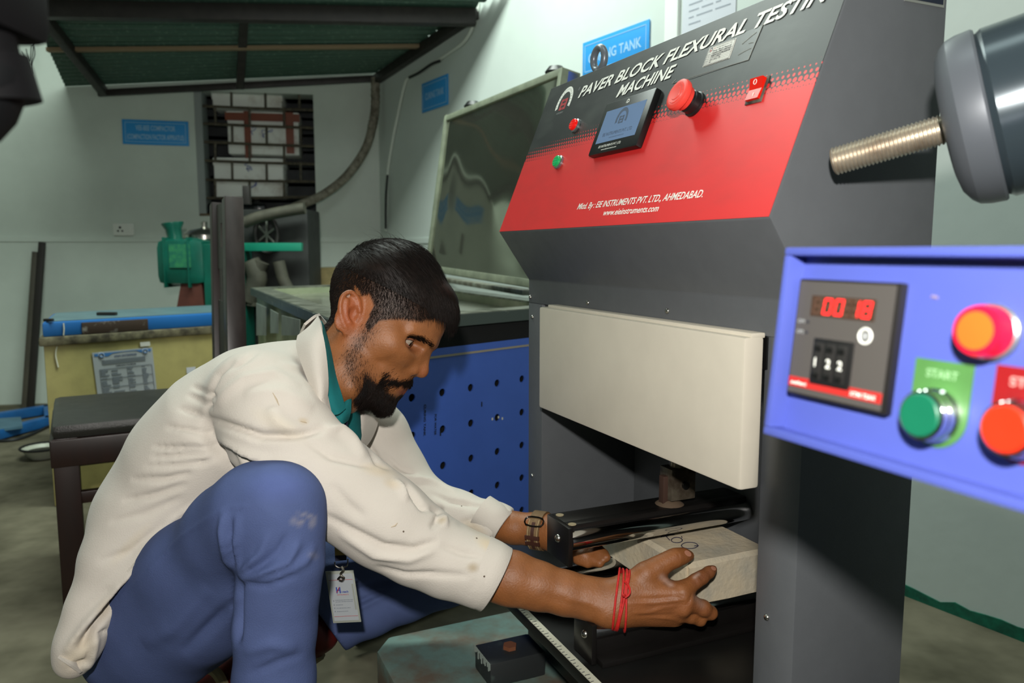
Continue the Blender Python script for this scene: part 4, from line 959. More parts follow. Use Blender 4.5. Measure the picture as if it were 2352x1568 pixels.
def blk(px, py): q = hit(px, py, (0, 0, .445), (0, 0, 1))-O; return float(q@WV), float(q@BV)
zB = lambda x, y: blk(1380+x/4.3556, 1020+y/4.3556)
for (x, y, rx, ry) in ((888, 1016, 82, 32), (760, 962, 55, 27)):
    pts = [M(*zB(x+rx*math.cos(t), y+ry*math.sin(t)), .4456) for t in np.linspace(0, 6.283, 22)[:-1]]; MB().tube(pts, .0008, 4, closed=True).build('pen_mark', PENB, pvb)
for ln in (((620, 928), (690, 905), (735, 905)), ((672, 900), (655, 925), (690, 962)), ((808, 925), (812, 935)), ((935, 1020), (980, 1018)), ((640, 880), (605, 930))):
    MB().tube([M(*zB(*p), .4456) for p in ln], .0008, 4).build('pen_mark', PENB, pvb)

# ------------------------------------------------------------------ blue control console in the foreground
CBL = mat('console_blue', '#4854a0', .45, var=.1, scale=7, spec=.4)
a_ = math.radians(6); CDv = unit(math.sin(a_)*BV+math.cos(a_)*ZV); CPt = P(1752, 995, .5); CNv = unit(np.cross(WV, CDv)); CNv = CNv if CNv[1] < 0 else -CNv
CF2 = frame(CPt, WV, CDv, CNv)
def cxy(px, py, off=-.013): q = hit(px, py, CPt+CNv*off, CNv)-CPt; return float(q@WV), float(q@CDv)
def zc(x, y, off=-.013): return cxy(1740+x/2.376, 540+y/2.376, off)
cs_ = empty('control_console', CPt-CNv*.03+np.array([0, 0, -.1]), 'blue console with red digital counter, glowing lamp and push buttons', 'console')
LW, LH, RW = .30, .1195, .005
b = MB(CF2)
b.box((0, 0, -.07), (LW, RW, 0)); b.box((0, LH-RW, -.07), (LW, LH, 0)); b.box((0, RW, -.07), (RW, LH-RW, 0)); b.box((LW-RW, RW, -.07), (LW, LH-RW, 0))
b.build('case', CBL, cs_, bevel=.0012)
MB(CF2).box((RW*.9, RW*.9, -.018), (LW-RW*.9, LH-RW*.9, -.013)).build('face_plate', CBL, cs_)
zf = -.013
# counter: 72 mm instrument
(tx0, ty1), (tx1, _) = zc(270, 240), zc(838, 270); (_, ty0) = zc(185, 862)
tx0 = (zc(270, 240)[0]+zc(190, 855)[0])/2; tx1 = (zc(838, 270)[0]+zc(725, 985)[0])/2
W2, H2 = tx1-tx0, ty1-ty0
ct = MB(CF2).box((tx0, ty0, zf), (tx1, ty1, zf+.0055), bev=.0012).build('digital_counter', mat('counter_bezel', '#161413', .45), cs_)
T2 = CF2 @ Matrix.Translation((tx0, ty0, zf+.0055))
MB(T2).box((.0015, .002, -.002), (W2-.003, H2-.0015, .0004)).build('counter_face', mat('counter_grey', '#45423f', .5), ct)
MB(T2).box((.0018, .0058, .0004), (W2-.0032, .0118, .0008)).build('red_band', mat('band_red', '#a82420', .5), ct)
text('selec', T2 @ Matrix.Translation((.004, .0073, .001)), .013, .0022, WHITETXT, parent=ct, bold=.02); text('XTM 72AX', T2 @ Matrix.Translation((W2-.0245, .0073, .001)), .018, .0024, WHITETXT, parent=ct, bold=.02)
MB(T2).box((.0125, H2-.0225, .0004), (.0600, H2-.0100, .0007)).build('display_window', mat('dark_amber_window', '#3a2a20', .25), ct)
SEG = mat('led_red', '#ff2a2a', .4, emit='#ff1822', es=1.0); OFFS = mat('led_off', '#4a3427', .5)
def digit(x, y, w, h, ch, par):
    on = {'0': 'abcdef', '1': 'bc', '8': 'abcdefg', ' ': ''}[ch]; t = w*.20; g = t*.15; sh = .12
    R_ = {'a': (g+t*.4, h-t, w-g-t*.4, h), 'd': (g+t*.4, 0, w-g-t*.4, t), 'g': (g+t*.4, h/2-t/2, w-g-t*.4, h/2+t/2), 'f': (0, h/2+g, t, h-g), 'b': (w-t, h/2+g, w, h-g), 'e': (0, g, t, h/2-g), 'c': (w-t, g, w, h/2-g)}
    bo = MB(T2); bf = MB(T2)
    for k, (a, b0, c, d) in R_.items():
        q = bo if k in on else bf; q.add([(x+a+b0*sh, y+b0, .0009), (x+c+b0*sh, y+b0, .0009), (x+c+d*sh, y+d, .0009), (x+a+d*sh, y+d, .0009)], [(0, 1, 2, 3)])
    if bo.v: bo.build('lit_digit', SEG, par)
    if bf.v: bf.build('unlit_segments', OFFS, par)
for i, ch in enumerate('?00?18'):
    if ch == '?': continue
for x, ch in ((.0140, ' '), (.0218, '0'), (.0305, '0'), (.0370, ' '), (.0420, '1'), (.0505, '8')): digit(x, H2-.0212, .0066, .0100, ch, ct)
text('OP1', T2 @ Matrix.Translation((.0035, H2-.0275, .0007)), .0058, .0022, GTX, parent=ct, bold=.02); text('OP2', T2 @ Matrix.Translation((.0035, H2-.0340, .0007)), .0058, .0022, GTX, parent=ct, bold=.02)
for y in (H2-.0265, H2-.0330): MB(T2).cyl((.0115, y, .0004), (.0115, y, .0009), .0010, seg=10).build('status_led', INK, ct)
p_ = (.0555, H2-.0310); MB(T2).tube([(p_[0]+.0042*math.cos(t), p_[1]+.0042*math.sin(t), .0008) for t in np.linspace(0, 6.283, 20)[:-1]], .0007, 5, closed=True).build('reset_ring', WHITETXT, ct); MB(T2).cyl((p_[0], p_[1], .0003), (p_[0], p_[1], .0012), .0022, seg=16).build('reset_button', GTX, ct)
tw = MB(T2).box((.0195, .0100, .0002), (.0490, .0375, .0022), bev=.0006).build('thumbwheel', mat('wheel_black', '#0c0c0c', .5), ct)
for i, s_ in enumerate('122'):
    x = .0225+i*.0088; MB(T2).box((x-.0012, .0125, .002), (x+.0058, .0350, .0027), bev=.0004).build('wheel_slot', mat('wheel_slot', '#1d1c1b', .5), tw); text(s_, T2 @ Matrix.Translation((x+.0004, .0205, .0029)), None, .0052, WHITETXT, parent=tw, bold=.02)
    for yy in (.0300, .0135): MB(T2).box((x, yy, .0026), (x+.0044, yy+.0030, .0040), bev=.0004).build('wheel_key', BLACKP, tw)
# lamp and push buttons
def led(px, py, r, nm, body, lensm, lab, glow=False):
    x, y = zc(px, py); 
    h_ = MB(CF2).lathe([(0, r*1.12), (.003, r*1.12), (.004, r*1.0), (.0065, r*1.0)], (x, y, zf), (0, 0, 1), 36).build(nm, body, cs_); h_['label'] = lab
    return x, y, h_
x, y, h_ = led(1290, 530, .0125, 'signal_lamp', mat('lamp_bezel', '#8d9294', .3, .7), None, 'large glowing red signal lamp')
MB(CF2).lathe([(.004, .0128), (.0105, .0128), (.0135, .0118), (.0142, .0092)], (x, y, zf), (0, 0, 1), 40, caps=False).build('lamp_lens', mat('lamp_glow_red', '#b01028', .25, emit='#ff1440', es=.55, spec=.3), h_)
MB(CF2).lathe([(.0142, .0093), (.0146, .006), (.0148, 0)], (x, y, zf), (0, 0, 1), 40, caps=False).build('lamp_core', mat('lamp_glow_orange', '#a04818', .3, emit='#ff7a2c', es=.75, spec=.2), h_)
def button(px, py, capcol, tagcol, nm, lab, tags):
    x, y = zc(px, py)
    q = MB(CF2); w = .0165
    q.prism([(x-w, y), (x-w, y+.0285), (x+w, y+.0285), (x+w, y)]+[(x+w*math.cos(t), y+w*math.sin(t)*1.0) for t in np.linspace(0, -math.pi, 14)[1:-1]], zf, zf+.0009, axis=2); pl0 = q.build('legend_plate', mat(nm+'_plate', tagcol, .45, var=.15, scale=60), cs_); pl0['label'] = lab+' legend plate'
    if tags: text(tags, CF2 @ Matrix.Translation((x, y+.0195, zf+.0011)), .018, .0042, mat(nm+'_legend', '#7fa97a' if 'green' in nm else '#b98b86', .6), parent=pl0, align='C', bold=.02)
    h_ = MB(CF2).lathe([(0, .0142), (.004, .0142), (.005, .0132), (.0085, .0132), (.0088, .0128), (.013, .0128), (.0135, .0122)], (x, y, zf), (0, 0, 1), 40).build('push_button', CHROME, cs_); h_['label'] = lab+' push button'
    MB(CF2).lathe([(.008, .0112), (.0145, .0112), (.0153, .0104), (.0150, 0)], (x, y, zf), (0, 0, 1), 40, caps=False).build('button_cap', mat(nm+'_cap', capcol, .4, spec=.4), h_)
button(985, 985, '#0c5c42', '#46753c', 'green_button', 'green', 'START')
button(1455, 1060, '#c4280e', '#7c0c10', 'red_button', 'orange-red', 'STOP')
MB(CF2).tube([(zc(950, 335)[0], zc(950, 335)[1], zf), (zc(985, 342)[0], zc(985, 342)[1], zf+.0002)], .0008, 4).build('paint_chip', mat('paint_chip', '#8a7a8c', .7), cs_)
# stand that carries the console (just outside the frame)
MB(CF2).box((LW-.04, -.01, -.14), (LW+.02, LH+.01, -.071), bev=.004).build('console_bracket', CBL, cs_)
p = CF2 @ Vector((LW+.01, 0, -.14)); MB().box((p.x-.0, p.y-.06, 0), (p.x+.12, p.y+.08, p.z+.06), bev=.006).build('stand_column', CBL, cs_)

# ------------------------------------------------------------------ grey drum with threaded rod
pr0 = P(1912, 372, .775); pr1 = P(2190, 290, .715); ax = unit(pr1-pr0); Lr = np.linalg.norm(pr1-pr0)
dr = empty('weight_drum', pr1+ax*.05-[0, 0, .09], 'grey round steel drum with threaded rod, jutting in at top right', 'drum')
b = MB(); rr_ = .0141; pf = [(0, rr_*.72), (.0012, rr_*.93)]; h = .0012
while h < Lr+.01: pf += [(h, rr_*.88), (h+.0014, rr_), (h+.0019, rr_), (h+.0033, rr_*.88)]; h += .0036
b.lathe(pf, pr0, ax, 28); b.build('threaded_rod', mat('worn_thread', '#c9bfae', .34, .8, col2='#85694e', scale=25, thr=(.5, .8)), dr)
b = MB(); K_ = 1.39; b.lathe([(h_*K_, r_*K_) for h_, r_ in ((0, 0.008), (0, .034), (.002, .044), (.006, .0505), (.010, .0540), (.016, .0555), (.0245, .0560), (.0260, .0550), (.0265, .050))], pr1-ax*.006, ax, 72, caps=False); b.build('drum_rim', mat('drum_grey', '#5c6167', .38, .2, var=.06), dr, sharp=25)
b = MB(); b.lathe([(h_*K_, r_*K_) for h_, r_ in ((.0262, .045), (.0262, .0520), (.030, .0545), (.16, .0545), (.161, 0))], pr1-ax*.006, ax, 72, caps=False); b.build('drum_barrel', mat('barrel_grey', '#39444a', .22, .3, var=.06), dr, sharp=25)
p = pr1+ax*.22; MB().box((p[0]-.03, p[1]-.04, 0), (p[0]+.08, p[1]+.04, p[2]+.03), bev=.004).build('drum_column', mat('drum_grey', '#5a6168', .3, .25), dr)

# ------------------------------------------------------------------ dark out-of-focus camera at the left edge
bk = mat('camera_black', '#010102', .8, spec=.12); t_ = .42
ca = empty('black_camera', P(-60, 300, t_), 'black out-of-focus camera hanging into the top left corner', 'camera')
b = MB(); c0 = P(-220, 60, t_); b.box(tuple(c0+[-.02, -.02, -.004]), tuple(P(44, -80, t_)+[.0, .03, 0]), bev=.009); b.build('camera_body', bk, ca)
b = MB(); b.lathe([(0, .020), (.02, .020), (.021, .024), (.045, .026)], P(-70, 40, t_), (0.1, .1, -1), 32); b.build('lens_barrel', bk, ca)
b = MB(); b.lathe([(0, .027), (.008, .0295), (.030, .026), (.042, .020), (.043, 0)], P(-66, 125, t_), (-.30, .05, -1), 32); b.build('lens_hood', mat('hood_dark', '#020304', .7, spec=.15), ca)
# ================================================================== the man
def S(px, py, r, t): return (P(px, py, t), r*t/F)          # ball of r photo-pixels at depth t
def nrm(V, Q):
    n = np.cross(V[Q[:, 2]]-V[Q[:, 0]], V[Q[:, 3]]-V[Q[:, 1]]); c = V[Q].mean(1)
    return Q if (n*c).sum() > 0 else Q[:, ::-1]
VW = unit(np.array([0, 1., -.1]))         # depth direction used to widen cloth away from the camera
man = empty('person', (-.45, 1.2, 0), 'crouching man in white lab coat and blue trousers placing a paver block', 'person')

SKIN = mat('skin', '#ffffff', .50, vcol=True, var=.16, scale=38, bump=.0005, bscale=380, sss=.03, spec=.42)
COAT = mat('white_coat_cotton', '#c6bfb5', .85, vcol=True, var=.05, scale=7, bump=.0004, bscale=500, spec=.15, sheen=.1)
COATP = mat('white_collar_cotton', '#c6bfb5', .85, var=.05, scale=7, bump=.0004, bscale=500, spec=.15, sheen=.1)
TROU = mat('blue_trouser_cloth', '#4b5880', .8, vcol=True, var=.12, scale=9, bump=.0005, bscale=600, spec=.12)

# ---------------- lab coat
v = Vol((-1.14, .82, .16), (.12, 1.62, .94), .0038)
tors = [S(655, 905, 100, 1.21), S(600, 930, 125, 1.21), S(545, 985, 155, 1.21), S(480, 1060, 158, 1.225), S(430, 1180, 172, 1.245), S(385, 1290, 160, 1.29), S(330, 1400, 105, 1.32)]
v.chain(tors, k=.03, st=VW, f=1.45)
v.chain([S(690, 850, 62, 1.17), S(600, 890, 72, 1.17)], k=.05, st=VW, f=1.7)      # yoke
v.chain([S(760, 960, 70, 1.24), S(700, 1050, 90, 1.24), S(560, 1130, 110, 1.22)], k=.05, st=VW, f=1.3)   # chest
# near sleeve
slv = [S(588, 905, 104, 1.075), S(640, 985, 112, 1.055), S(715, 1072, 102, 1.045), S(790, 1130, 100, 1.045), S(880, 1195, 97, 1.05), S(960, 1250, 92, 1.055), S(1030, 1286, 84, 1.06), S(1096, 1310, 78, 1.06), S(1175, 1348, 78, 1.06)]
v.chain(slv[:6], k=.028); v.chain(slv[5:], k=.01)
# far sleeve
fs_ = [S(790, 930, 80, 1.36), S(850, 1010, 88, 1.36), S(900, 1090, 78, 1.35), S(950, 1148, 66, 1.33), S(1050, 1183, 52, 1.29), S(1130, 1203, 47, 1.26), S(1200, 1222, 46, 1.24)]
v.chain(fs_, k=.02)
# coat tail hanging behind the thigh
v.chain([S(325, 1200, 88, 1.13), S(262, 1300, 62, 1.10), S(208, 1400, 45, 1.08), S(180, 1480, 42, 1.07), S(166, 1518, 38, 1.07)], k=.03)
v.chain([S(290, 1340, 95, 1.30), S(235, 1440, 62, 1.28)], k=.03, st=VW, f=1.3)
# cut the cuffs, then hollow them
cA, cB = P(1175, 1262, 1.06), P(1100, 1397, 1.06); cm = (cA+cB)/2; cn_ = unit(P(1196, 1362, 1.06)-cm); cn_ = unit(cn_-unit(cB-cA)*np.dot(cn_, unit(cB-cA)))
def cut(vol, p, n, c, R):
    lo = c-R; i0 = np.clip(np.floor((lo-vol.lo)/vol.h).astype(int), 0, vol.n); i1 = np.clip(np.ceil((c+R-vol.lo)/vol.h).astype(int), 0, vol.n); sl = tuple(slice(i0[k], i1[k]) for k in range(3))
    g = [(vol.lo[k]+np.arange(i0[k], i1[k])*vol.h) for k in range(3)]
    D = (g[0][:, None, None]-p[0])*n[0]+(g[1][None, :, None]-p[1])*n[1]+(g[2][None, None, :]-p[2])*n[2]; vol.v[sl] = np.maximum(vol.v[sl], D.astype(np.float32))
cut(v, cm, cn_, cm, .16)
v.cone(cm+cn_*.03, cm-cn_*.03, 74*1.06/F, 62*1.06/F, k=.004, op='sub')
dA, dB = P(1176, 1175, 1.245), P(1133, 1242, 1.245); dm = (dA+dB)/2; dn_ = unit(P(1210, 1224, 1.235)-dm); dn_ = unit(dn_-unit(dB-dA)*np.dot(dn_, unit(dB-dA)))
cut(v, dm, dn_, dm, .10)
# neck opening, and the open front down to the chest
v.chain([S(800, 760, 75, 1.19), S(775, 850, 62, 1.19), S(768, 900, 50, 1.18)], k=.01, op='sub', st=VW, f=1.25)
v.chain([S(790, 930, 30, 1.11), S(800, 985, 22, 1.11), S(808, 1020, 12, 1.12)], k=.01, op='sub', st=VW, f=2.2)
V, Q = v.mesh(); Q = nrm(V, Q); V = smooth(V, Q, 6)
N = normals(V, Q)
FO = [  # creases: line, width px, depth m (negative = valley)
 ([(545, 1075), (520, 1050), (495, 1030), (478, 1000), (470, 960)], 16, -.012), ([(560, 1085), (600, 1075), (560, 1055), (505, 1020)], 10, -.010),
 ([(470, 965), (480, 900), (500, 860), (540, 825)], 9, -.0045),
 ([(470, 960), (520, 975), (600, 1003), (680, 1000), (745, 985)], 12, -.0085), ([(485, 1000), (540, 1035), (620, 1060), (700, 1062)], 12, .005),
 ([(495, 930), (520, 900), (560, 870), (630, 855), (690, 890)], 14, .0035),
 ([(440, 885), (480, 905), (500, 915)], 7, -.005), ([(430, 905), (470, 925), (490, 935)], 7, -.005), ([(410, 935), (450, 950), (472, 960)], 7, -.004),
 ([(380, 980), (430, 985), (480, 1000)], 8, -.0045), ([(350, 1025), (420, 1028), (500, 1028)], 6, -.0065), ([(345, 1050), (420, 1045), (490, 1040)], 8, -.005),
 ([(330, 1070), (400, 1068), (470, 1062), (500, 1050)], 8, -.004), ([(300, 1100), (380, 1100), (440, 1085)], 9, -.005), ([(280, 1150), (360, 1135), (430, 1110)], 10, -.0045),
 ([(250, 1200), (330, 1180), (420, 1140)], 12, -.003), ([(225, 1290), (300, 1265), (380, 1200)], 12, -.003), ([(190, 1400), (230, 1360), (300, 1290), (400, 1190), (560, 1080)], 5, .003),
 ([(150, 1500), (200, 1430), (270, 1345), (330, 1285), (370, 1235)], 11, .009), ([(180, 1490), (215, 1440), (275, 1360), (320, 1310)], 12, -.016), ([(160, 1530), (200, 1520), (210, 1480)], 9, -.006), ([(205, 1450), (225, 1455), (250, 1447)], 6, -.006), ([(225, 1420), (215, 1480), (200, 1540)], 12, .005),
 ([(745, 985), (780, 985), (810, 1010), (840, 1050)], 12, .0055), ([(700, 1010), (760, 1050), (830, 1065), (870, 1072)], 12, -.0035),
 ([(742, 1180), (800, 1215), (880, 1255), (950, 1262), (1010, 1240)], 12, -.006), ([(780, 1225), (860, 1275), (940, 1285), (1000, 1262)], 9, .004), ([(860, 1300), (930, 1320), (1000, 1318), (1080, 1322)], 9, -.004),
 ([(930, 1110), (950, 1135), (970, 1165), (985, 1170)], 8, -.008), ([(905, 1100), (925, 1125), (935, 1150)], 8, .005), ([(985, 1165), (1010, 1172), (1005, 1195), (990, 1215)], 9, -.006), ([(1000, 1175), (1020, 1190), (1025, 1210)], 7, .004),
 ([(1010, 1250), (1060, 1270), (1110, 1280)], 10, -.003), ([(760, 1110), (800, 1160), (840, 1190)], 16, -.003),
 ([(620, 935), (640, 970), (700, 1000)], 20, .004), ([(560, 905), (650, 900), (720, 940)], 20, .003),
 ([(930, 1090), (990, 1105), (1050, 1130)], 8, .004), ([(985, 1130), (1030, 1150), (1090, 1160), (1140, 1165)], 8, -.004), ([(880, 1040), (920, 1075), (960, 1095)], 8, -.004), ([(840, 1010), (870, 1060), (900, 1075)], 10, -.005), ([(1050, 1205), (1090, 1190), (1130, 1200)], 8, -.003),
 ([(1131, 1243), (1112, 1290), (1075, 1375)], 3, -.0022), ([(640, 835), (700, 850), (735, 880)], 10, .003), ([(600, 800), (560, 830), (525, 850)], 8, -.003)]
V = folds(V, N, [(f[0], f[1]*(.62 if f[2] < 0 else .8), f[2]*1.7) for f in FO]); V = smooth(V, Q, 2, .4)
def stain_and_light(V, base, lst):
    X, Y, T = proj(V); c = np.tile(np.array(lin(base)[:3]), (len(V), 1))
    for px, py, rx, ry, an, cc, k in lst:
        dx, dy = X-px, Y-py; u = (dx*math.cos(an)+dy*math.sin(an))/rx; w = (-dx*math.sin(an)+dy*math.cos(an))/ry; q = (np.clip(1.35-np.sqrt(u*u+w*w), 0, 1)*k)[:, None]; c = c*(1-q)+np.array(lin(cc)[:3])*q
    return c
NRM = normals(V, Q)
coat = organic('lab_coat', V, Q, COAT, man, stain_and_light(V, '#c6bfb5', [(1086, 1303, 13, 11, 0, '#a89a84', .9), (1016, 1194, 12, 8, -.4, '#b3a690', .9), (640, 975, 60, 20, .5, '#cdc3b0', .5), (870, 1080, 40, 14, .2, '#cbb99c', .5), (900, 1110, 20, 12, .4, '#bfab8c', .45), (1120, 1250, 30, 14, .6, '#cdb894', .5), (1090, 1210, 30, 10, .5, '#cdb894', .4), (697, 966, 12, 7, .2, '#b9a688', .6), (180, 1500, 60, 30, -.9, '#c4b496', .5), (240, 1400, 30, 14, -1, '#b7a88e', .4), (300, 1250, 60, 12, -.8, '#c9bda6', .4)]))
def cuff(c, n, r, L, nm, ax2=None):
    b = MB(); b.lathe([(-L, r*1.035-.0015), (-L*.5, r*1.02), (0, r), (.0012, r-.0018), (0, r-.0035), (-L*.8, r-.006)], c, n, 56, caps=False)
    o_ = b.build(nm, COATP, coat, sharp=80); return o_
coat['label'] = 'white long-sleeved lab coat with stained cuffs'
cuff(cm+cn_*.001, cn_, 79*1.06/F, .034, 'cuff'); cuff(dm+dn_*.001, dn_, 41*1.245/F, .045, 'cuff')
# stains on the coat sit on the cloth
def nearest(V, N, px, py, k=1):
    X, Y, T = proj(V); f = ((N*unit_rows(EYE-V)).sum(1) > .1); d = np.hypot(X-px, Y-py)+np.where(f, 0, 1e6)+T*3; i = np.argmin(d); return V[i], N[i]
N = normals(V, Q)
def decal(px, py, rx, ry, m, par, name, VN, lift=.0008, ang=0.):
    X, Y, T = proj(VN[0]); f = ((VN[1]*unit_rows(EYE-VN[0])).sum(1) > .1); ca_, sa_ = math.cos(ang), math.sin(ang); tr = T[(np.hypot(X-px, Y-py) < 14) & f]; tmin = tr.min() if len(tr) else 1.05
    dx, dy = X-px, Y-py; u = (dx*ca_+dy*sa_)/rx; w = (-dx*sa_+dy*ca_)/ry; keep = (u*u+w*w < 1) & f & (T < tmin+.06)
    V2, Q2, idx = trim(VN[0], VN[2], keep)
    if len(Q2) == 0: return
    organic(name, V2+VN[1][idx]*lift, Q2, m, par)
ST1 = mat('tan_stain', '#b5a68f', .9); ST2 = mat('dark_spot', '#5a4d40', .9)
CV = (V, N, Q)
for px, py in ((926, 1219), (1110, 1281), (1122, 1262), (1096, 1236), (1144, 1288), (1060, 1162), (1112, 1326)):
    p, n = nearest(V, N, px, py); MB().lathe([(0, .0013), (.0006, .001), (.0007, 0)], p, n, 8, caps=False).build('spot', ST2, coat)
for a_, c_ in (((626, 905), (640, 932)), ((688, 965), (706, 972)), ((900, 1212), (914, 1202))):
    pts = [nearest(V, N, a_[0]+(c_[0]-a_[0])*t, a_[1]+(c_[1]-a_[1])*t) for t in (0, .5, 1)]; MB().tube([p+n*.0004 for p, n in pts], [.0004, .0011, .0004], 5).build('scuff', ST1, coat)
CVV = (V, N)
# turned-down collar and lapel: a thick folded band
def band(rows, thick, m, nm, par, lab=None, sub=5):
    """rows: list of (outer point, inner point) lists across; surface through catmull both ways, given thickness"""
    R = [catmull(r, sub) for r in rows]; C = [catmull([r[j] for r in R], sub) for j in range(len(R[0]))]; a = len(C[0]); c = len(C)
    G = np.array([[C[j][i] for j in range(c)] for i in range(a)])
    du = np.gradient(G, axis=0); dv = np.gradient(G, axis=1); n = np.cross(du, dv); n /= np.linalg.norm(n, axis=2, keepdims=True)+1e-9
    if (n*(EYE-G)).sum() < 0: n = -n
    b = MB(); K = a*c; vs = [tuple(p) for p in (G+n*thick/2).reshape(-1, 3)]+[tuple(p) for p in (G-n*thick/2).reshape(-1, 3)]; fs = []
    for i in range(a-1):
        for j in range(c-1): k = i*c+j; fs += [(k, k+c, k+c+1, k+1), (K+k, K+k+1, K+k+c+1, K+k+c)]
    for i in range(a-1): fs += [(i*c, K+i*c, K+(i+1)*c, (i+1)*c), (i*c+c-1, (i+1)*c+c-1, K+(i+1)*c+c-1, K+i*c+c-1)]
    for j in range(c-1): fs += [(j, j+1, K+j+1, K+j), ((a-1)*c+j, K+(a-1)*c+j, K+(a-1)*c+j+1, (a-1)*c+j+1)]
    b.add(vs, fs, True); o = b.build(nm, m, par, sharp=60)
    if lab: o['label'] = lab
    return o
Pp = P
band([[Pp(685, 772, 1.12), Pp(710, 752, 1.125), Pp(732, 727, 1.165)],
      [Pp(683, 800, 1.10), Pp(712, 785, 1.085), Pp(739, 752, 1.10)],
      [Pp(700, 850, 1.07), Pp(726, 840, 1.055), Pp(748, 820, 1.075)],
      [Pp(717, 893, 1.055), Pp(735, 887, 1.045), Pp(752, 880, 1.06)],
      [Pp(725, 928, 1.055), Pp(736, 932, 1.045), Pp(748, 925, 1.06)]], .004, COATP, 'coat_collar', coat)
band([[Pp(700, 745, 1.16), Pp(722, 727, 1.17), Pp(735, 722, 1.19)], [Pp(690, 770, 1.21), Pp(715, 740, 1.215), Pp(738, 726, 1.22)], [Pp(700, 775, 1.27), Pp(722, 752, 1.27), Pp(750, 740, 1.27)]], .004, COATP, 'coat_collar', coat)
band([[Pp(722, 905, 1.058), Pp(738, 915, 1.045), Pp(750, 905, 1.065)], [Pp(735, 960, 1.06), Pp(748, 965, 1.048), Pp(762, 955, 1.07)], [Pp(748, 1000, 1.065), Pp(770, 1010, 1.055), Pp(785, 995, 1.085)]], .0035, COATP, 'lapel', coat)
band([[Pp(806, 912, 1.26), Pp(830, 905, 1.25), Pp(850, 900, 1.27)], [Pp(808, 955, 1.22), Pp(832, 950, 1.21), Pp(868, 955, 1.26)], [Pp(805, 1000, 1.19), Pp(822, 1005, 1.18), Pp(850, 1010, 1.24)], [Pp(800, 1035, 1.17), Pp(808, 1040, 1.165), Pp(815, 1045, 1.19)]], .0035, COATP, 'lapel', coat)
# turned-up front edge of the coat hanging behind the thigh
L1 = [(385, 1222), (330, 1272), (272, 1335), (222, 1400), (172, 1460), (134, 1508)]; L2 = [(372, 1250), (322, 1302), (280, 1358), (240, 1428), (208, 1495), (186, 1545)]
rows = []
for (a_, c_) in zip(L1, L2):
    r = []
    for t_, l_ in ((0, .0022), (.5, .0075), (1, .0035)):
        p, n = nearest(V, N, a_[0]*(1-t_)+c_[0]*t_, a_[1]*(1-t_)+c_[1]*t_); q = P(a_[0]*(1-t_)+c_[0]*t_, a_[1]*(1-t_)+c_[1]*t_, proj(p)[2]); r.append(q+unit(EYE-q)*l_)
    rows.append(r)
for j in range(3):
    dpt = np.array([proj(r[j])[2] for r in rows]); sm = dpt.copy(); sm[1:-1] = (dpt[:-2]+dpt[1:-1]+dpt[2:])/3
    for r, d_ in zip(rows, sm): X_, Y_, _ = proj(r[j]); r[j] = P(X_, Y_, d_)
band(rows, .0035, COATP, 'turned_hem', coat)
# teal shirt: chest inside the coat, collar strip, placket
TEAL = mat('teal_shirt', '#17686a', .8, var=.15, scale=30, bump=.0003, bscale=600, spec=.2)
v = Vol((-.62, .92, .42), (-.12, 1.42, .86), .006)
v.chain([S(700, 860, 45, 1.2), S(740, 925, 66, 1.19), S(740, 1000, 80, 1.19), S(700, 1100, 90, 1.2)], k=.03, st=VW, f=1.35); v.chain([S(800, 770, 60, 1.19), S(775, 880, 52, 1.185)], k=.01, op='sub', st=VW, f=1.2)
V2, Q2 = v.mesh(); Q2 = nrm(V2, Q2); V2 = smooth(V2, Q2, 3); shirt = organic('shirt', V2, Q2, TEAL, man)
shirt['label'] = 'teal shirt showing at neck and chest'
band([[Pp(736, 737, 1.13), Pp(741, 745, 1.14), Pp(745, 755, 1.16)], [Pp(742, 800, 1.085), Pp(750, 800, 1.10), Pp(757, 800, 1.12)], [Pp(748, 870, 1.07), Pp(759, 868, 1.08), Pp(769, 860, 1.10)], [Pp(754, 920, 1.07), Pp(768, 918, 1.075), Pp(783, 905, 1.09)], [Pp(764, 952, 1.075), Pp(778, 950, 1.077), Pp(792, 938, 1.09)]], .003, TEAL, 'shirt_collar', shirt)
band([[Pp(785, 930, 1.12), Pp(798, 920, 1.12), Pp(806, 915, 1.13)], [Pp(768, 955, 1.09), Pp(786, 952, 1.09), Pp(804, 945, 1.11)], [Pp(767, 980, 1.10), Pp(782, 976, 1.09), Pp(798, 965, 1.11)]], .003, TEAL, 'shirt_placket', shirt)

# ---------------- trousers
v = Vol((-.74, .80, .02), (.02, 1.72, .70), .0042)
v.chain([S(330, 1380, 95, 1.13), S(430, 1300, 92, 1.08), S(540, 1215, 100, 1.02), S(600, 1178, 108, .98), S(642, 1168, 100, .965)], k=.03)
v.chain([S(300, 1480, 108, 1.18), S(380, 1450, 118, 1.17), S(480, 1390, 105, 1.12), S(560, 1340, 80, 1.06)], k=.05)
v.chain([S(645, 1165, 98, .965), S(650, 1215, 91, .965), S(648, 1290, 92, .965), S(638, 1360, 91, .97), S(632, 1440, 91, .975), S(630, 1560, 90, .98), S(632, 1700, 88, .99), S(636, 1850, 82, 1.0)], k=.012)
v.chain([S(320, 1400, 110, 1.26), S(420, 1440, 110, 1.35), S(600, 1350, 100, 1.42), S(800, 1310, 100, 1.46), S(1000, 1290, 92, 1.48), S(1030, 1295, 86, 1.48)], k=.03)
v.chain([S(1010, 1310, 80, 1.46), S(930, 1360, 62, 1.44), S(850, 1400, 56, 1.42), S(770, 1440, 52, 1.41), S(700, 1470, 50, 1.40)], k=.02)
hn = unit(P(740, 1420, 1.4)-P(790, 1490, 1.4)); hd = unit(np.cross(hn, ray(770, 1450))); pp = P(765, 1455, 1.4); s_ = 1 if np.dot(hd, P(700, 1470, 1.4)-pp) > 0 else -1
lo_ = P(720, 1480, 1.4)
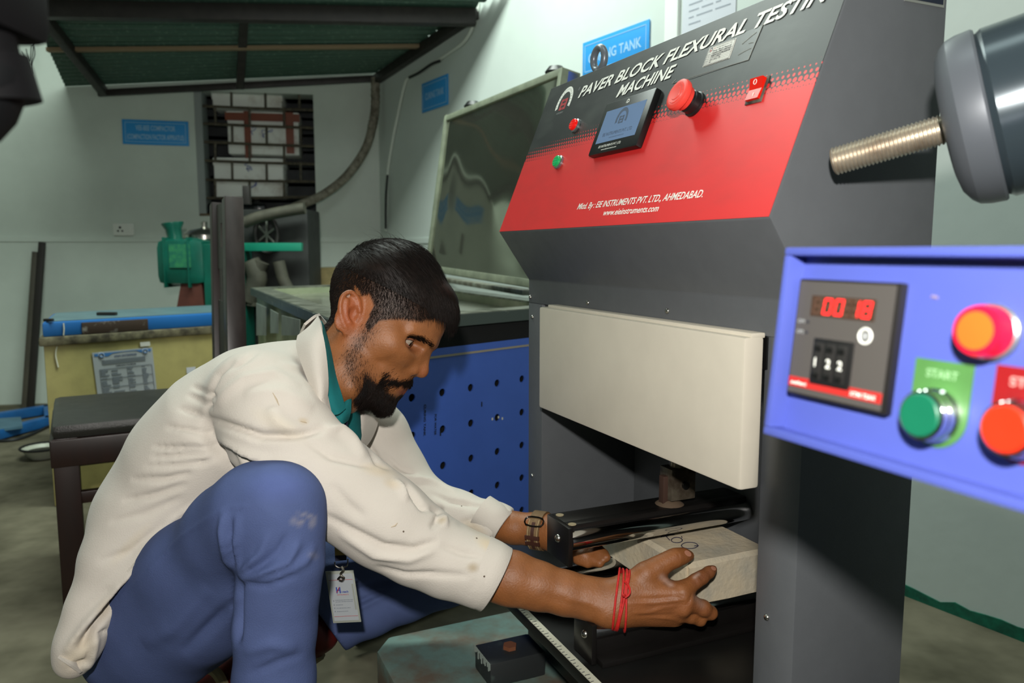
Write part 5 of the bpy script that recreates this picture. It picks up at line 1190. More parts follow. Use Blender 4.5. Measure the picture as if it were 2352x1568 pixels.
cut(v, pp, hd*s_, P(700, 1478, 1.4), .075)
V, Q = v.mesh(); Q = nrm(V, Q); V = smooth(V, Q, 3); N = normals(V, Q)
TF_ = [([(548, 1325), (570, 1300), (600, 1270), (620, 1220)], 9, .006), ([(552, 1330), (600, 1315), (660, 1290), (690, 1240)], 9, .007), ([(556, 1322), (600, 1300), (640, 1265), (660, 1225)], 7, -.006), ([(545, 1318), (520, 1280), (510, 1220), (515, 1170)], 10, .005), ([(550, 1310), (540, 1260), (545, 1180)], 8, .0045), ([(546, 1300), (527, 1250), (530, 1185)], 7, -.005), ([(560, 1345), (630, 1330), (700, 1290), (725, 1250)], 10, .004), ([(550, 1340), (610, 1345), (680, 1320)], 8, -.006),
       ([(548, 1330), (545, 1400), (545, 1480)], 12, -.010), ([(240, 1400), (300, 1350), (420, 1230), (520, 1165), (600, 1160), (650, 1210)], 4, .0018), ([(560, 1500), (620, 1480), (680, 1490)], 14, .003), ([(570, 1550), (640, 1520), (700, 1500)], 12, -.003), ([(420, 1500), (480, 1440), (540, 1380)], 22, -.006), ([(330, 1480), (400, 1440), (480, 1350)], 26, .004),
       ([(780, 1370), (870, 1340), (960, 1330)], 14, -.006), ([(740, 1300), (830, 1290), (920, 1300)], 14, .005), ([(760, 1415), (830, 1395), (900, 1360)], 7, .004), ([(770, 1405), (830, 1380), (890, 1350)], 7, -.005)]
V = folds(V, N, [(f[0], f[1]*(.62 if f[2] < 0 else .75), f[2]*1.5) for f in TF_]); V = smooth(V, Q, 2, .35); N = normals(V, Q)
tro = organic('trousers', V, Q, TROU, man, stain_and_light(V, '#4b5880', [(705, 1183, 22, 5, .2, '#8d8a90', .5), (690, 1200, 12, 7, -.5, '#8a868c', .55), (718, 1200, 9, 14, .4, '#8d8a90', .5), (675, 1195, 8, 11, .8, '#8a8890', .4), (640, 1110, 70, 40, 0, '#55639a', .5), (720, 1275, 14, 8, .3, '#7d7c88', .35)]))  # broad blue patch paints the flash highlight on the knee; small ones are dust
CV = (V, N, Q); DU = mat('dust_mark', '#8d8a8c', .9)

# ---------------- shoes
REDS = mat('maroon_shoe', '#5c1512', .5, var=.3, scale=30); SOLE = mat('cream_sole', '#8c8263', .7)
sh = empty('shoe', P(580, 1500, 1.44), None, None); sh.parent = man; sh.matrix_world = Matrix.Translation(Vector(P(580, 1500, 1.44))); bpy.context.view_layer.update()
v = Vol((-.75, 1.2, -.02), (-.25, 1.62, .32), .005)
v.chain([S(735, 1455, 44, 1.41), S(690, 1475, 50, 1.43), S(620, 1508, 46, 1.45), S(540, 1540, 44, 1.46), S(470, 1570, 36, 1.46)], k=.02)
V2, Q2 = v.mesh(); Q2 = nrm(V2, Q2); V2 = smooth(V2, Q2, 2); organic('shoe_upper', V2, Q2, REDS, sh)
MB().tube(catmull([P(x, y, t) for x, y, t in ((420, 1580, 1.44), (432, 1545, 1.43), (470, 1532, 1.42), (500, 1548, 1.41), (520, 1590, 1.41))], 6), .010, 8).build('shoe_sole', SOLE, sh)
MB().tube(catmull([P(x, y, t) for x, y, t in ((735, 1500, 1.41), (690, 1528, 1.43), (620, 1556, 1.45), (540, 1586, 1.46), (470, 1606, 1.46))], 6), .012, 8).build('shoe_sole', SOLE, sh)
a = P(636, 1850, 1.0); sh2 = empty('shoe', (a[0], a[1], 0)); sh2.parent = man; sh2.matrix_world = Matrix.Translation((a[0], a[1], 0)); bpy.context.view_layer.update()
v = Vol((a[0]-.12, a[1]-.09, -.01), (a[0]+.24, a[1]+.09, .25), .006)
v.chain([(np.array([a[0]-.02, a[1], .10]), .042), (np.array([a[0]-.03, a[1], .05]), .042), (np.array([a[0]+.07, a[1], .055]), .042), (np.array([a[0]+.17, a[1], .035]), .034)], k=.02); v.half(np.array([0, 0, .004]), (0, 0, -1))
V2, Q2 = v.mesh(); Q2 = nrm(V2, Q2); organic('shoe_upper', V2, Q2, REDS, sh2)

# ---------------- head in its own frame: x forward, y to his left, z up
yw, pt, rl = [math.radians(x) for x in (-10, 25.3, -15.6)]
Rz = np.array([[math.cos(yw), -math.sin(yw), 0], [math.sin(yw), math.cos(yw), 0], [0, 0, 1]]); Ry = np.array([[math.cos(pt), 0, math.sin(pt)], [0, 1, 0], [-math.sin(pt), 0, math.cos(pt)]]); Rx = np.array([[1, 0, 0], [0, math.cos(rl), -math.sin(rl)], [0, math.sin(rl), math.cos(rl)]])
RH = Rz@Ry@Rx; HP = np.array([-.2285, 1.2085, .7646])
def toW(V): return np.asarray(V)@RH.T+HP
def toL(V): return (np.asarray(V)-HP)@RH
v = Vol((-.115, -.105, -.175), (.150, .105, .155), .0019)
# skull and face masses
v.ell((.004, 0, .056), (.083, .071, .083), k=.01)            # cranium
v.ell((.040, 0, .040), (.075, .062, .070), k=.02)            # forehead
v.ell((.045, 0, -.020), (.060, .056, .055), k=.03)           # mid face
v.ell((.045, 0, -.065), (.040, .040, .036), k=.03)           # lower face
for s in (-1, 1):
    v.cone((.006, s*.058, -.035), (.070, s*.022, -.088), .017, .016, k=.025)   # jaw line
    v.ell((.066, s*.044, -.012), (.022, .017, .016), k=.025)                   # cheekbone
    v.ell((.030, s*.058, -.01), (.035, .012, .03), k=.025)
    v.cone((.1050, s*.008, .0210), (.0800, s*.047, .0235), .0088, .0060, k=.010)  # brow ridge
    v.ell((.0935, s*.038, .0055), (.018, .019, .0100), k=.008, op='sub')         # eye socket
    v.ell((.0705, s*.0335, .0055), (.0120, .0130, .0125), k=.005)
    v.cone((.075, s*.020, -.055), (.062, s*.038, -.060), .015, .012, k=.02)
v.ell((.082, 0, -.096), (.015, .018, .013), k=.018)                             # chin
v.ell((.084, 0, -.058), (.019, .026, .022), k=.02)                              # mouth mound
# nose
v.cone((.101, 0, .013), (.1125, 0, -.019), .0070, .0082, k=.008)
v.ell((.1120, 0, -.026), (.0110, .0100, .0095), k=.007)
for s in (-1, 1):
    v.ell((.1005, s*.0135, -.0295), (.0100, .0068, .0078), k=.005)
    v.ell((.1045, s*.0065, -.0375), (.0052, .0030, .0030), k=.002, op='sub')
    v.cone((.097, s*.008, .0), (.100, s*.011, -.022), .008, .007, k=.012)
# lips
v.cone((.0985, -.001, -.0510), (.0985, .001, -.0510), .006, .006, k=.008)
for s in (-1, 1):
    v.cone((.1000, 0, -.0550), (.0885, s*.0235, -.0605), .0045, .0020, k=.003)
    v.cone((.0990, 0, -.0655), (.0880, s*.0225, -.0615), .0056, .0022, k=.003)
    v.cone((.1045, s*.0, -.0600), (.0900, s*.0255, -.0612), .0014, .0012, k=.0012, op='sub')
# neck
nb = toL(P(735, 915, 1.17)); nb2 = toL(P(790, 860, 1.17))
v.chain([((.002, 0, -.02), .050), ((-.002, 0, -.055), .050), (nb2, .047), (nb, .052)], k=.02)
v.ell(toL(P(806, 890, 1.13)), (.012, .012, .012), k=.02)
# ears
def ear(s):
    c = np.array([-.005, s*.0755, .003]); tilt = math.radians(20); ux = np.array([math.cos(.45), s*math.sin(.45)*-1, 0]); ux = unit(np.array([-.86, s*.50, 0])); uz = np.array([-math.sin(tilt), 0, math.cos(tilt)]); uy = unit(np.cross(ux, uz)); Rr = np.stack([ux, uy, uz], 1)
    v.ell(c+ux*.004, (.0175, .0048, .029), Rr, k=.004); v.ell(c+ux*-.0005-uz*.023, (.009, .0045, .0105), Rr, k=.005)
    w = uy if uy[1]*s > 0 else -uy
    v.ell(c+ux*-.001+w*.0055-uz*.002, (.0095, .0058, .0150), Rr, k=.003, op='sub')
    hx = [c+ux*(.003-.015)+uz*.008, c+ux*-.006+uz*.024, c+ux*.006+uz*.0295, c+ux*.0175+uz*.019, c+ux*.0200+uz*.003, c+ux*.0150-uz*.012, c+ux*.006-uz*.024]
    hx = catmull([p+w*.0028 for p in hx], 4)
    for a, bb in zip(hx[:-1], hx[1:]): v.cone(a, bb, .0027, .0027, k=.003)
    ax_ = catmull([c+ux*.011+uz*.016+w*.0035, c+ux*.0105+uz*.004+w*.0035, c+ux*.006-uz*.010+w*.0030, c+ux*.000-uz*.0145+w*.003], 4)
    for a, bb in zip(ax_[:-1], ax_[1:]): v.cone(a, bb, .0024, .0024, k=.0035)
    v.ell(c-w*.0075+ux*.007+uz*.014, (.012, .006, .016), Rr, k=.004)
    v.ell(c-ux*.0115-uz*.002+w*.0015, (.0040, .0036, .0058), Rr, k=.003)
ear(-1); ear(1)
V, Q = v.mesh(); Q = nrm(V, Q); V = smooth(V, Q, 2, .5)
HV, HQ = V.copy(), Q; HN = normals(V, Q)
def bump(V, c, r, d):
    q = (V-np.array(c))/np.array(r); return V+np.exp(-(q*q).sum(1))[:, None]*np.array(d)
for s in (-1, 1):
    V = bump(V, (.092, s*.030, .0115), (.012, .015, .0030), (.0016, s*.0002, -.001))     # upper lid fold
    V = bump(V, (.096, s*.026, -.006), (.012, .012, .004), (-.0012, 0, 0))
    V = bump(V, (.085, s*.028, -.035), (.02, .006, .012), (-.0018, 0, 0))              # nasolabial
    V = bump(V, (.062, s*.056, -.030), (.02, .02, .015), (-.002, -s*.002, 0))
# skin colour regions: flushed ear, dark lips, stubble
base = np.array(lin('#8e5932')[:3]); col = np.tile(base, (len(V), 1))
def paint(w, c): 
    global col
    w = np.clip(w, 0, 1)[:, None]; col = col*(1-w)+np.array(lin(c)[:3])*w
x, y, z = V.T; ay = np.abs(y)
g = lambda c, r: np.exp(-(((V*[1, 0, 1]+np.stack([0*x, ay, 0*x], 1))-np.array(c))/np.array(r))**2 @ np.ones(3))
paint(g((-.003, .082, .004), (.026, .016, .034))*.75, '#a4502c')
paint(g((.116, 0, -.026), (.012, .014, .012))*.5, '#a4583a')
paint(g((.092, .03, .001), (.02, .02, .008))*.55, '#6b3f28')
paint(g((.080, .03, .036), (.03, .04, .02))*.35, '#9a6540')
paint(np.clip(g((.100, 0, -.0565), (.012, .020, .0045))*1.6, 0, .9), '#6e3a2c'); paint(np.clip(g((.100, 0, -.0665), (.012, .018, .005))*1.5, 0, .85), '#7c3f30')
def line_l(x, z, pts): return np.interp(x, [p[0] for p in pts], [p[1] for p in pts])
def sstep(a, b, x): t = np.clip((x-a)/(b-a), 0, 1); return t*t*(3-2*t)
beardtop = line_l(x, z, [(.018, -.028), (.032, -.036), (.05, -.058), (.066, -.068), (.078, -.068), (.09, -.074), (.11, -.075)])
bw = sstep(.004, -.008, z-beardtop)*sstep(.008, .024, x)*sstep(-.128, -.104, z)*(ay < .072)
must = np.exp(-((z+.0460+ay*.36)/.0055)**2)*sstep(.070, .082, x)*(ay < .040)+np.exp(-((z+.066)/.012)**2-((x-.077)/.008)**2)*(ay > .020)*(ay < .05)
side = sstep(.016, .024, x)*sstep(.046, .034, x)*sstep(-.045, -.03, z)*(z < .03)*(ay > .045)
jawl = line_l(x, z, [(.005, -.045), (.017, -.060), (.05, -.084), (.06, -.105), (.08, -.13)]); bw = bw*sstep(-.006, .006, z-jawl)*sstep(.012, .022, x)
def ld(x, z, L):
    d, _ = seg_dist(x, z, L); return d
jb = np.exp(-(ld(x, z, [(.029, -.006), (.025, -.035), (.024, -.055), (.040, -.071), (.058, -.083)])/.0105)**2)*(ay > .03)*sstep(-.0, -.012, z-(.03-x*.2))
chk = np.exp(-(ld(x, z, [(.040, -.052), (.062, -.062)])/.012)**2)*(ay > .03)*.35
dens = sstep(.046, .064, x); lips = np.exp(-((z+.0625)/.0075)**4)*sstep(.084, .090, x)*(ay < .024)
bw = np.clip(bw*dens*(1-lips), 0, 1); side = np.clip(jb*.9+chk, 0, 1); paint(bw*.85, '#1c110b'); paint(must*.9*(1-lips), '#150d09'); paint(side*.45, '#2a1a10')
# scalp under the hair
def hairline(x): return np.interp(x, [-.11, -.038, -.026, .004, .017, .021, .030, .036, .046, .063, .085, .10, .112, .13], [-.052, -.044, .022, .042, .030, -.004, -.008, .012, .020, .031, .040, .055, .060, .062])
hl_ = z-hairline(x); scalp = sstep(-.004, .004, hl_)*(np.hypot(x+.005, z-.003) > .0)*(~((ay > .066) & (((x+.011+.30*(z-.003))/.019)**2+((z-.003)/.040)**2 < 1)))
paint(scalp*.88, '#24170f')
HV = V; HN = normals(V, HQ)
head_parts = [(toW(V), HQ, col)]

# ---------------- forearms and hands (fine grids), bare neck joins inside the coat
def tipcol(V, N, k='hand'):
    c = np.tile(np.array(lin('#8a5a40')[:3]), (len(V), 1)); return c
# right (near) forearm + hand
v = Vol(P(1090, 1450, 1.0)-[.02, .0, .02], P(1665, 1240, 1.14)+[.02, .03, .03], .0019)
DV = unit(ray(1400, 1380)*[1, 1, 1])     # sight direction there
v.chain([S(1080, 1308, 60, 1.065), S(1176, 1328, 60, 1.06), S(1235, 1345, 53, 1.058), S(1300, 1362, 48, 1.056), S(1354, 1374, 46, 1.055), S(1396, 1382, 48, 1.054), S(1425, 1386, 50, 1.052)], k=.01, st=DV, f=.86)
v.ell(P(1398, 1412, 1.04), (.012, .012, .012), k=.02)
# palm slab
pal = [((1430, 1378), 44), ((1480, 1352), 42), ((1520, 1352), 42)]
for a, c in ((S(1430, 1355, 30, 1.05), S(1556, 1362, 25, 1.045)), (S(1430, 1385, 32, 1.05), S(1568, 1386, 22, 1.045)), (S(1432, 1402, 27, 1.055), S(1560, 1408, 20, 1.05)), (S(1440, 1410, 22, 1.06), S(1545, 1424, 16, 1.06))): v.cone(a[0], c[0], a[1], c[1], k=.014)
v.chain([S(1445, 1342, 28, 1.055), S(1485, 1318, 26, 1.055), S(1512, 1302, 22, 1.058), S(1534, 1288, 18.5, 1.060), S(1553, 1280, 18.5, 1.063), S(1570, 1276, 14.5, 1.068), S(1584, 1276, 10.5, 1.072)], k=.009)   # thumb
v.cone(P(1490, 1335, 1.062), P(1550, 1350, 1.062), .011, .008, k=.014)   # web
v.chain([S(1560, 1360, 22, 1.045), S(1578, 1350, 18.5, 1.047), S(1598, 1334, 15.5, 1.054), S(1612, 1326, 14.5, 1.060), S(1628, 1314, 12.5, 1.068), S(1638, 1307, 9.5, 1.073)], k=.006)   # index
v.chain([S(1568, 1384, 20, 1.043), S(1590, 1386, 17.5, 1.045), S(1615, 1396, 17.5, 1.050), S(1632, 1407, 15, 1.058), S(1628, 1408, 13.5, 1.075), S(1612, 1402, 12, 1.092)], k=.005)   # middle, bent under
v.chain([S(1560, 1408, 17, 1.049), S(1585, 1416, 14.5, 1.052), S(1608, 1424, 13, 1.058), S(1612, 1428, 12, 1.075), S(1600, 1424, 11, 1.09)], k=.004)   # ring
v.chain([S(1548, 1424, 14, 1.06), S(1570, 1432, 12, 1.068), S(1590, 1437, 11, 1.078), S(1588, 1436, 10, 1.09)], k=.004)   # little
# knuckle heads and tendons
for x_, y_, r_ in ((1572, 1360, 9), (1582, 1381, 9), (1572, 1404, 7)): a, r = S(x_, y_, r_, 1.034); v.ell(a, (r, r, r), k=.012)
V, Q = v.mesh(); Q = nrm(V, Q); V = smooth(V, Q, 2, .5); N = normals(V, Q)
HF = [([(1440, 1385), (1500, 1384), (1550, 1379), (1580, 1376)], 4.5, .0016), ([(1440, 1376), (1510, 1374), (1560, 1369)], 5, -.0010), ([(1450, 1408), (1490, 1406), (1520, 1396), (1560, 1390)], 4, .0012), ([(1450, 1414), (1500, 1414), (1550, 1410)], 4, -.0010), ([(1480, 1416), (1530, 1420), (1560, 1424)], 3.5, .0008),
      ([(1575, 1262), (1582, 1266)], 5, 0), ([(1557, 1268), (1562, 1284)], 2.2, -.0008), ([(1605, 1322), (1616, 1334)], 2.2, -.0008), ([(1594, 1330), (1603, 1342)], 2.0, -.0006),
      ([(1590, 1362), (1584, 1380), (1575, 1392)], 3, -.0014), ([(1520, 1330), (1536, 1344), (1560, 1350)], 4, -.0010), ([(1300, 1375), (1350, 1385), (1390, 1400)], 10, .0012), ([(1240, 1365), (1300, 1385), (1360, 1400)], 12, -.0012)]
V = folds(V, N, HF); N = normals(V, Q)
col = np.tile(np.array(lin('#84512b')[:3]), (len(V), 1)); X_, Y_, T_ = proj(V)
def pw(line, w, s, c):
    global col
    d, _ = seg_dist(X_, Y_, line); k = (np.exp(-(d/w)**2)*s)[:, None]; col = col*(1-k)+np.array(lin(c)[:3])*k
pw([(1600, 1336), (1638, 1307)], 13, .45, '#6b4030'); pw([(1590, 1390), (1635, 1410)], 12, .35, '#7c4a30'); pw([(1553, 1281), (1584, 1276)], 9, .30, '#754630'); pw([(1520, 1325), (1540, 1342)], 7, .6, '#a88d80'); pw([(1595, 1325), (1604, 1318)], 4, .6, '#b59d8f'); pw([(1600, 1372), (1612, 1388)], 9, .5, '#93796c'); pw([(1440, 1385), (1560, 1395)], 30, .25, '#80492c')
handR = (V, Q, col)
NAILM = mat('finger_nail', '#a9745c', .35)
# left (far) forearm + hand
v = Vol(P(1120, 1330, 1.10)-[.03, .02, .03], P(1425, 1150, 1.32)+[.03, .03, .03], .0022)
v.chain([S(1110, 1198, 33, 1.262), S(1180, 1212, 35, 1.245), S(1228, 1216, 36, 1.235), S(1255, 1220, 37, 1.225), S(1285, 1232, 38, 1.21), S(1315, 1245, 34, 1.195)], k=.01)
v.chain([S(1300, 1225, 22, 1.205), S(1340, 1248, 14, 1.19), S(1372, 1262, 12, 1.175), S(1388, 1272, 11, 1.165)], k=.006)
v.chain([S(1312, 1243, 20, 1.195), S(1345, 1262, 14, 1.18), S(1378, 1274, 12.5, 1.165), S(1392, 1280, 11, 1.155)], k=.006)
v.chain([S(1308, 1258, 18, 1.19), S(1340, 1275, 13.5, 1.17), S(1366, 1288, 12, 1.16), S(1378, 1294, 10, 1.152)], k=.005)
v.chain([S(1302, 1268, 15, 1.19), S(1330, 1284, 12, 1.172), S(1350, 1295, 10, 1.162)], k=.005)
v.chain([S(1290, 1220, 18, 1.20), S(1330, 1222, 15, 1.19), S(1365, 1235, 12.5, 1.19), S(1382, 1243, 10, 1.19)], k=.006)
V, Q = v.mesh(); Q = nrm(V, Q); V = smooth(V, Q, 2, .5); handL = (V, Q, np.tile(np.array(lin('#84512b')[:3]), (len(V), 1)))
# inner trunk and upper arms that join head and forearms under the cloth
v = Vol((-.80, .88, .15), (.10, 1.55, .80), .008)
v.chain([(toW(nb), .045), S(660, 960, 78, 1.2), S(560, 1080, 90, 1.2), S(450, 1260, 95, 1.2), S(400, 1380, 80, 1.2)], k=.03, st=VW, f=1.25)
v.chain([S(640, 960, 60, 1.12), S(760, 1100, 48, 1.05), S(900, 1210, 50, 1.05), S(1030, 1286, 52, 1.06), S(1120, 1315, 56, 1.063)], k=.02); v.chain([S(760, 960, 60, 1.3), S(880, 1080, 45, 1.35), S(960, 1150, 42, 1.33), S(1060, 1185, 38, 1.29), S(1130, 1200, 36, 1.26)], k=.02)
V, Q = v.mesh(); Q = nrm(V, Q); inner = (V, Q, np.tile(np.array(lin('#8a5a40')[:3]), (len(V), 1)))
# one body mesh
Vs, Qs, Cs, k = [], [], [], 0
for (V, Q, c) in (head_parts[0], handR, handL, inner): Vs.append(V); Qs.append(Q+k); Cs.append(c); k += len(V)
body = organic('body', np.concatenate(Vs), np.concatenate(Qs), SKIN, man, np.concatenate(Cs))
# nails
def nail(px, py, t, dx, dy, w, l):
    c, n = nearest(handR[0], normals(handR[0], handR[1]), px, py); d = unit(P(px+dx, py+dy, t)-P(px, py, t)); d = unit(d-n*np.dot(d, n)); s = np.cross(n, d); mt = frame(c, d, s, n)
    b = MB(mt); b.add([(l*math.cos(a)*1.0, w*math.sin(a), .0002) for a in np.linspace(0, 6.283, 17)[:-1]]+[(0, 0, .0006)], [(i, (i+1) % 16, 16) for i in range(16)], True); b.build('finger_nail', NAILM, body)
nail(1580, 1270, 1.07, 10, 1, .0042, .0062); nail(1638, 1305, 1.07, 8, -5, .0035, .005)
# eyes
EW = mat('eye_white', '#9d8f80', .15, spec=.6); IR = mat('iris_dark', '#160c07', .08, spec=.8)
for s in (-1, 1):
    c = toW((.0745, s*.0335, .0055)); g_ = unit(RH@unit([.93, -.12, -.18]))
    ey_ = MB().lathe([(math.cos(a)*-.0122, math.sin(a)*.0122) for a in np.linspace(0.001, math.pi-.001, 18)], c, g_, 24, caps=False).build('eyeball', EW, man)
    MB().lathe([(.0117, .0052), (.0122, .0040), (.0126, .002), (.0127, 0)], c, g_, 20, caps=False).build('iris', IR, ey_)
LID = mat('eyelid_skin', '#7d4d35', .55, sss=.05)
def lidshell(s, up):
    c = np.array([.0745, s*.0335, .0055]); R_ = .0129; vs = []; fs = []; nA, nB_ = 22, 9
    for i in range(nA):
        u_ = i/(nA-1); th = math.radians(-52+134*u_)*s; q = 1-abs(2*u_-1)**2.2
        e0 = math.radians((21*q-3) if up else (-17*q-3)); e1 = math.radians(70 if up else -70)
        for j in range(nB_):
            el = e0+(e1-e0)*j/(nB_-1); rr = R_+(.0006 if j else 0)-(.0010 if j == 0 else 0); vs.append(tuple(toW(c+rr*np.array([math.cos(el)*math.cos(th), math.cos(el)*math.sin(th), math.sin(el)]))))
    for i in range(nA-1):
        for j in range(nB_-1): k = i*nB_+j; fs.append((k, k+nB_, k+nB_+1, k+1))
    b = MB(); b.add(vs, fs, True); return b.build('eyelid', LID, man, sharp=180)
LASH = mat('lash_line', '#120a07', .7)
for s in (-1, 1):
    up_ = lidshell(s, True); lidshell(s, False); w_ = up_.matrix_world
    e_ = [np.array(w_ @ up_.data.vertices[k*9].co) for k in range(22)]; MB().tube(e_, .00055, 5).build('lash_line', LASH, up_)

# ---------------- hair, beard, brows as real strands
def strands(root, nor, dirs, length, rad, lift=.5, sag=0., curl=.0, seg=4, seed=1):
    rs = np.random.RandomState(seed); n = len(root); length = np.asarray(length).reshape(-1, 1)*np.ones((n, 1)); nor = unit_rows(nor); d = unit_rows(dirs-nor*(dirs*nor).sum(1, keepdims=True)*1.0)
    P_ = [root-nor*.001]; p = root.copy(); hd = unit_rows(d+nor*lift+rs.normal(0, curl, (n, 3)))
    w = rs.normal(0, curl*.6, (n, 3))
    for i in range(seg):
        p = p+hd*length/seg; P_.append(p); hd = unit_rows(hd+(d-hd)*.45+w/seg+np.array([0, 0, -sag]))
    P_ = np.stack(P_, 1); t = np.gradient(P_, axis=1); a = unit_rows(np.cross(t.reshape(-1, 3), np.array([.3, .5, .8]))).reshape(P_.shape); b = unit_rows(np.cross(t.reshape(-1, 3), a.reshape(-1, 3))).reshape(P_.shape)
    rr = (np.linspace(1, .15, seg+1)[None, :, None]*rad); K = 3; V = np.stack([P_+(a*math.cos(k*2.094)+b*math.sin(k*2.094))*rr for k in range(K)], 2)   # n, seg+1, 3, 3
    idx = np.arange(n*(seg+1)*K).reshape(n, seg+1, K); Q = []
    for k in range(K): k2 = (k+1) % K; Q.append(np.stack([idx[:, :-1, k], idx[:, :-1, k2], idx[:, 1:, k2], idx[:, 1:, k]], -1).reshape(-1, 4))
    return V.reshape(-1, 3), np.concatenate(Q)
HAIRM = mat('black_hair', '#1a110c', .55, var=.5, scale=60, spec=.22)
rs = np.random.RandomState(4)
def scatter(w, n):
    """random points on the head surface with probability weight w per vertex"""
    fw = w[HQ].min(1)*np.linalg.norm(np.cross(HV[HQ[:, 2]]-HV[HQ[:, 0]], HV[HQ[:, 3]]-HV[HQ[:, 1]]), axis=1); f = rs.choice(len(HQ), n, p=fw/fw.sum()); u, v_ = rs.rand(n, 1), rs.rand(n, 1); q = HQ[f]
    p = (HV[q[:, 0]]*(1-u)+HV[q[:, 1]]*u)*(1-v_)+(HV[q[:, 3]]*(1-u)+HV[q[:, 2]]*u)*v_; nn = HN[q[:, 0]]*(1-u)+HN[q[:, 1]]*u; return p, unit_rows(nn)
x, y, z = HV.T; ay = np.abs(y)
topw = sstep(.045, .085, z)*(scalp > .5)
parts = []
def comb(p):
    """combing direction on the scalp: forward over the top from the crown, forward-down at the sides, down behind"""
    X, Y, Z = p.T; k = sstep(.04, .10, Z)[:, None]; back = sstep(-.02, -.06, X)[:, None]
    top = np.stack([np.full(len(p), .93), -.22-.1*np.sign(Y)*0-Y*2.0, -.15*np.ones(len(p))], 1); side_ = np.stack([np.full(len(p), .35), 0*X, np.full(len(p), -.95)], 1); bk_ = np.stack([np.full(len(p), -.10), 0*X, np.full(len(p), -1.)], 1)
    d = top*k+side_*(1-k); return unit_rows(d*(1-back*(1-k))+bk_*back*(1-k))
# base cap that follows the skull, thick in front and on top
cap_h = .0015+.0085*sstep(.050, .100, z)*sstep(-.05, .02, x)+.008*sstep(.055, .09, z)*sstep(.06, .10, x)
CVn = HV+HN*(cap_h)[:, None]; CVn = CVn+np.array([1, 0, .0])*(.006*sstep(.06, .095, z)*sstep(.07, .10, x))[:, None]
cv, cq, idx = trim(CVn, HQ, (scalp > .55) & (z > .058)); cv = smooth(cv, cq, 3); ck = normals(cv, cq)
parts.append((cv, cq))
capN = {}; CAPV = HV.copy(); CAPV[idx] = cv
def lay(w, n, Lf, rad, lift, sag, curl, seed, seg=4):
    f = w.copy(); p, nn = scatter(f, n)
    # lift root onto the cap
    h = .0010+.0075*sstep(.050, .100, p[:, 2])*sstep(-.05, .02, p[:, 0])+.007*sstep(.055, .09, p[:, 2])*sstep(.06, .10, p[:, 0]); root = p+nn*(h*.9)[:, None]
    parts.append(strands(root, nn, comb(p), Lf(p), rad, lift, sag, curl, seg, seed))
sw = ((scalp > .5)*1.)*(z < .075); lay(sw, 15000, lambda p: .0035+.0045*sstep(.02, .07, p[:, 2]), .00030, .5, .06, .25, 11, 3)
lay((scalp > .5)*sstep(.055, .085, z), 9000, lambda p: (.007+.020*sstep(.070, .105, p[:, 2])+.008*rs.rand(len(p)))*(.6+.4*sstep(-.04, .03, p[:, 0])), .00036, .34, .10, .16, 12, 5)
lay((scalp > .5)*sstep(.062, .080, z)*sstep(.060, .090, x), 4200, lambda p: .024+.014*rs.rand(len(p)), .00040, .55, .16, .14, 13, 6)   # fringe
# a few fly-away hairs at the crown
p, nn = scatter((scalp > .5)*sstep(.105, .120, z)*sstep(.02, -.03, x)*sstep(-.07, -.04, x), 26); parts.append(strands(p+nn*.004, nn, -comb(p), .026+.014*rs.rand(26), .00022, 2.2, -.05, .5, 7, 21))
def join(parts):
    Vs, Qs, k = [], [], 0
    for V_, Q_ in parts: Vs.append(V_); Qs.append(Q_+k); k += len(V_)
    return np.concatenate(Vs), np.concatenate(Qs)
V_, Q_ = join(parts); hair = organic('hair', toW(V_), Q_, HAIRM, man)
# beard and moustache
parts = []
def fdir(p, v): return np.tile(np.array(v, float), (len(p), 1))
w = bw*1.; p, nn = scatter(np.clip(w, 0, 1), 5200); L_ = .006+.007*sstep(-.07, -.10, p[:, 2])+.003*rs.rand(len(p)); parts.append(strands(p, nn, fdir(p, (.25, 0, -1)), L_, .00034, .55, .03, .30, 4, 31))
w = bw*1.; p, nn = scatter(np.clip(w, 0, 1), 600); parts.append(strands(p, nn, fdir(p, (.25, 0, -1)), .0045+.003*rs.rand(len(p)), .00026, .35, .03, .3, 3, 32))
p, nn = scatter(np.clip(side, 0, 1)**1.3, 1900); parts.append(strands(p, nn, fdir(p, (.2, 0, -1)), .004+.003*rs.rand(len(p)), .00024, .3, .02, .3, 3, 33))
w = must*(1-lips); p, nn = scatter(np.clip(w, 0, 1), 1700); d = np.stack([np.full(len(p), -.3), np.sign(p[:, 1])*.6, np.full(len(p), -.75)], 1); parts.append(strands(p, nn, d, .006+.003*rs.rand(len(p)), .00034, .45, .02, .2, 4, 34))
w = np.exp(-((z+.074)/.005)**2)*(x > .088)*(ay < .010); p, nn = scatter(np.clip(w, 0, 1), 250); parts.append(strands(p, nn, fdir(p, (.1, 0, -1)), .006, .0003, .4, .02, .2, 3, 35))
V_, Q_ = join(parts); o = organic('beard', toW(V_), Q_, HAIRM, man)
# eyebrows
parts = []
bc = np.interp(ay, [0, .007, .025, .040, .050], [.0150, .0155, .0185, .0185, .0125]); w = np.exp(-((z-bc)/.0040)**2)*sstep(.006, .013, ay)*sstep(.055, .047, ay)*(x > .058); p, nn = scatter(np.clip(w, 0, 1)**1.5, 1300)
d = np.stack([-.5*np.ones(len(p)), np.sign(p[:, 1])*.85, .15-6*(np.abs(p[:, 1])-.02)], 1); parts.append(strands(p, nn, d, .0055+.002*rs.rand(len(p)), .0003, .28, 0, .12, 3, 41))
V_, Q_ = join(parts); organic('eyebrows', toW(V_), Q_, HAIRM, man)

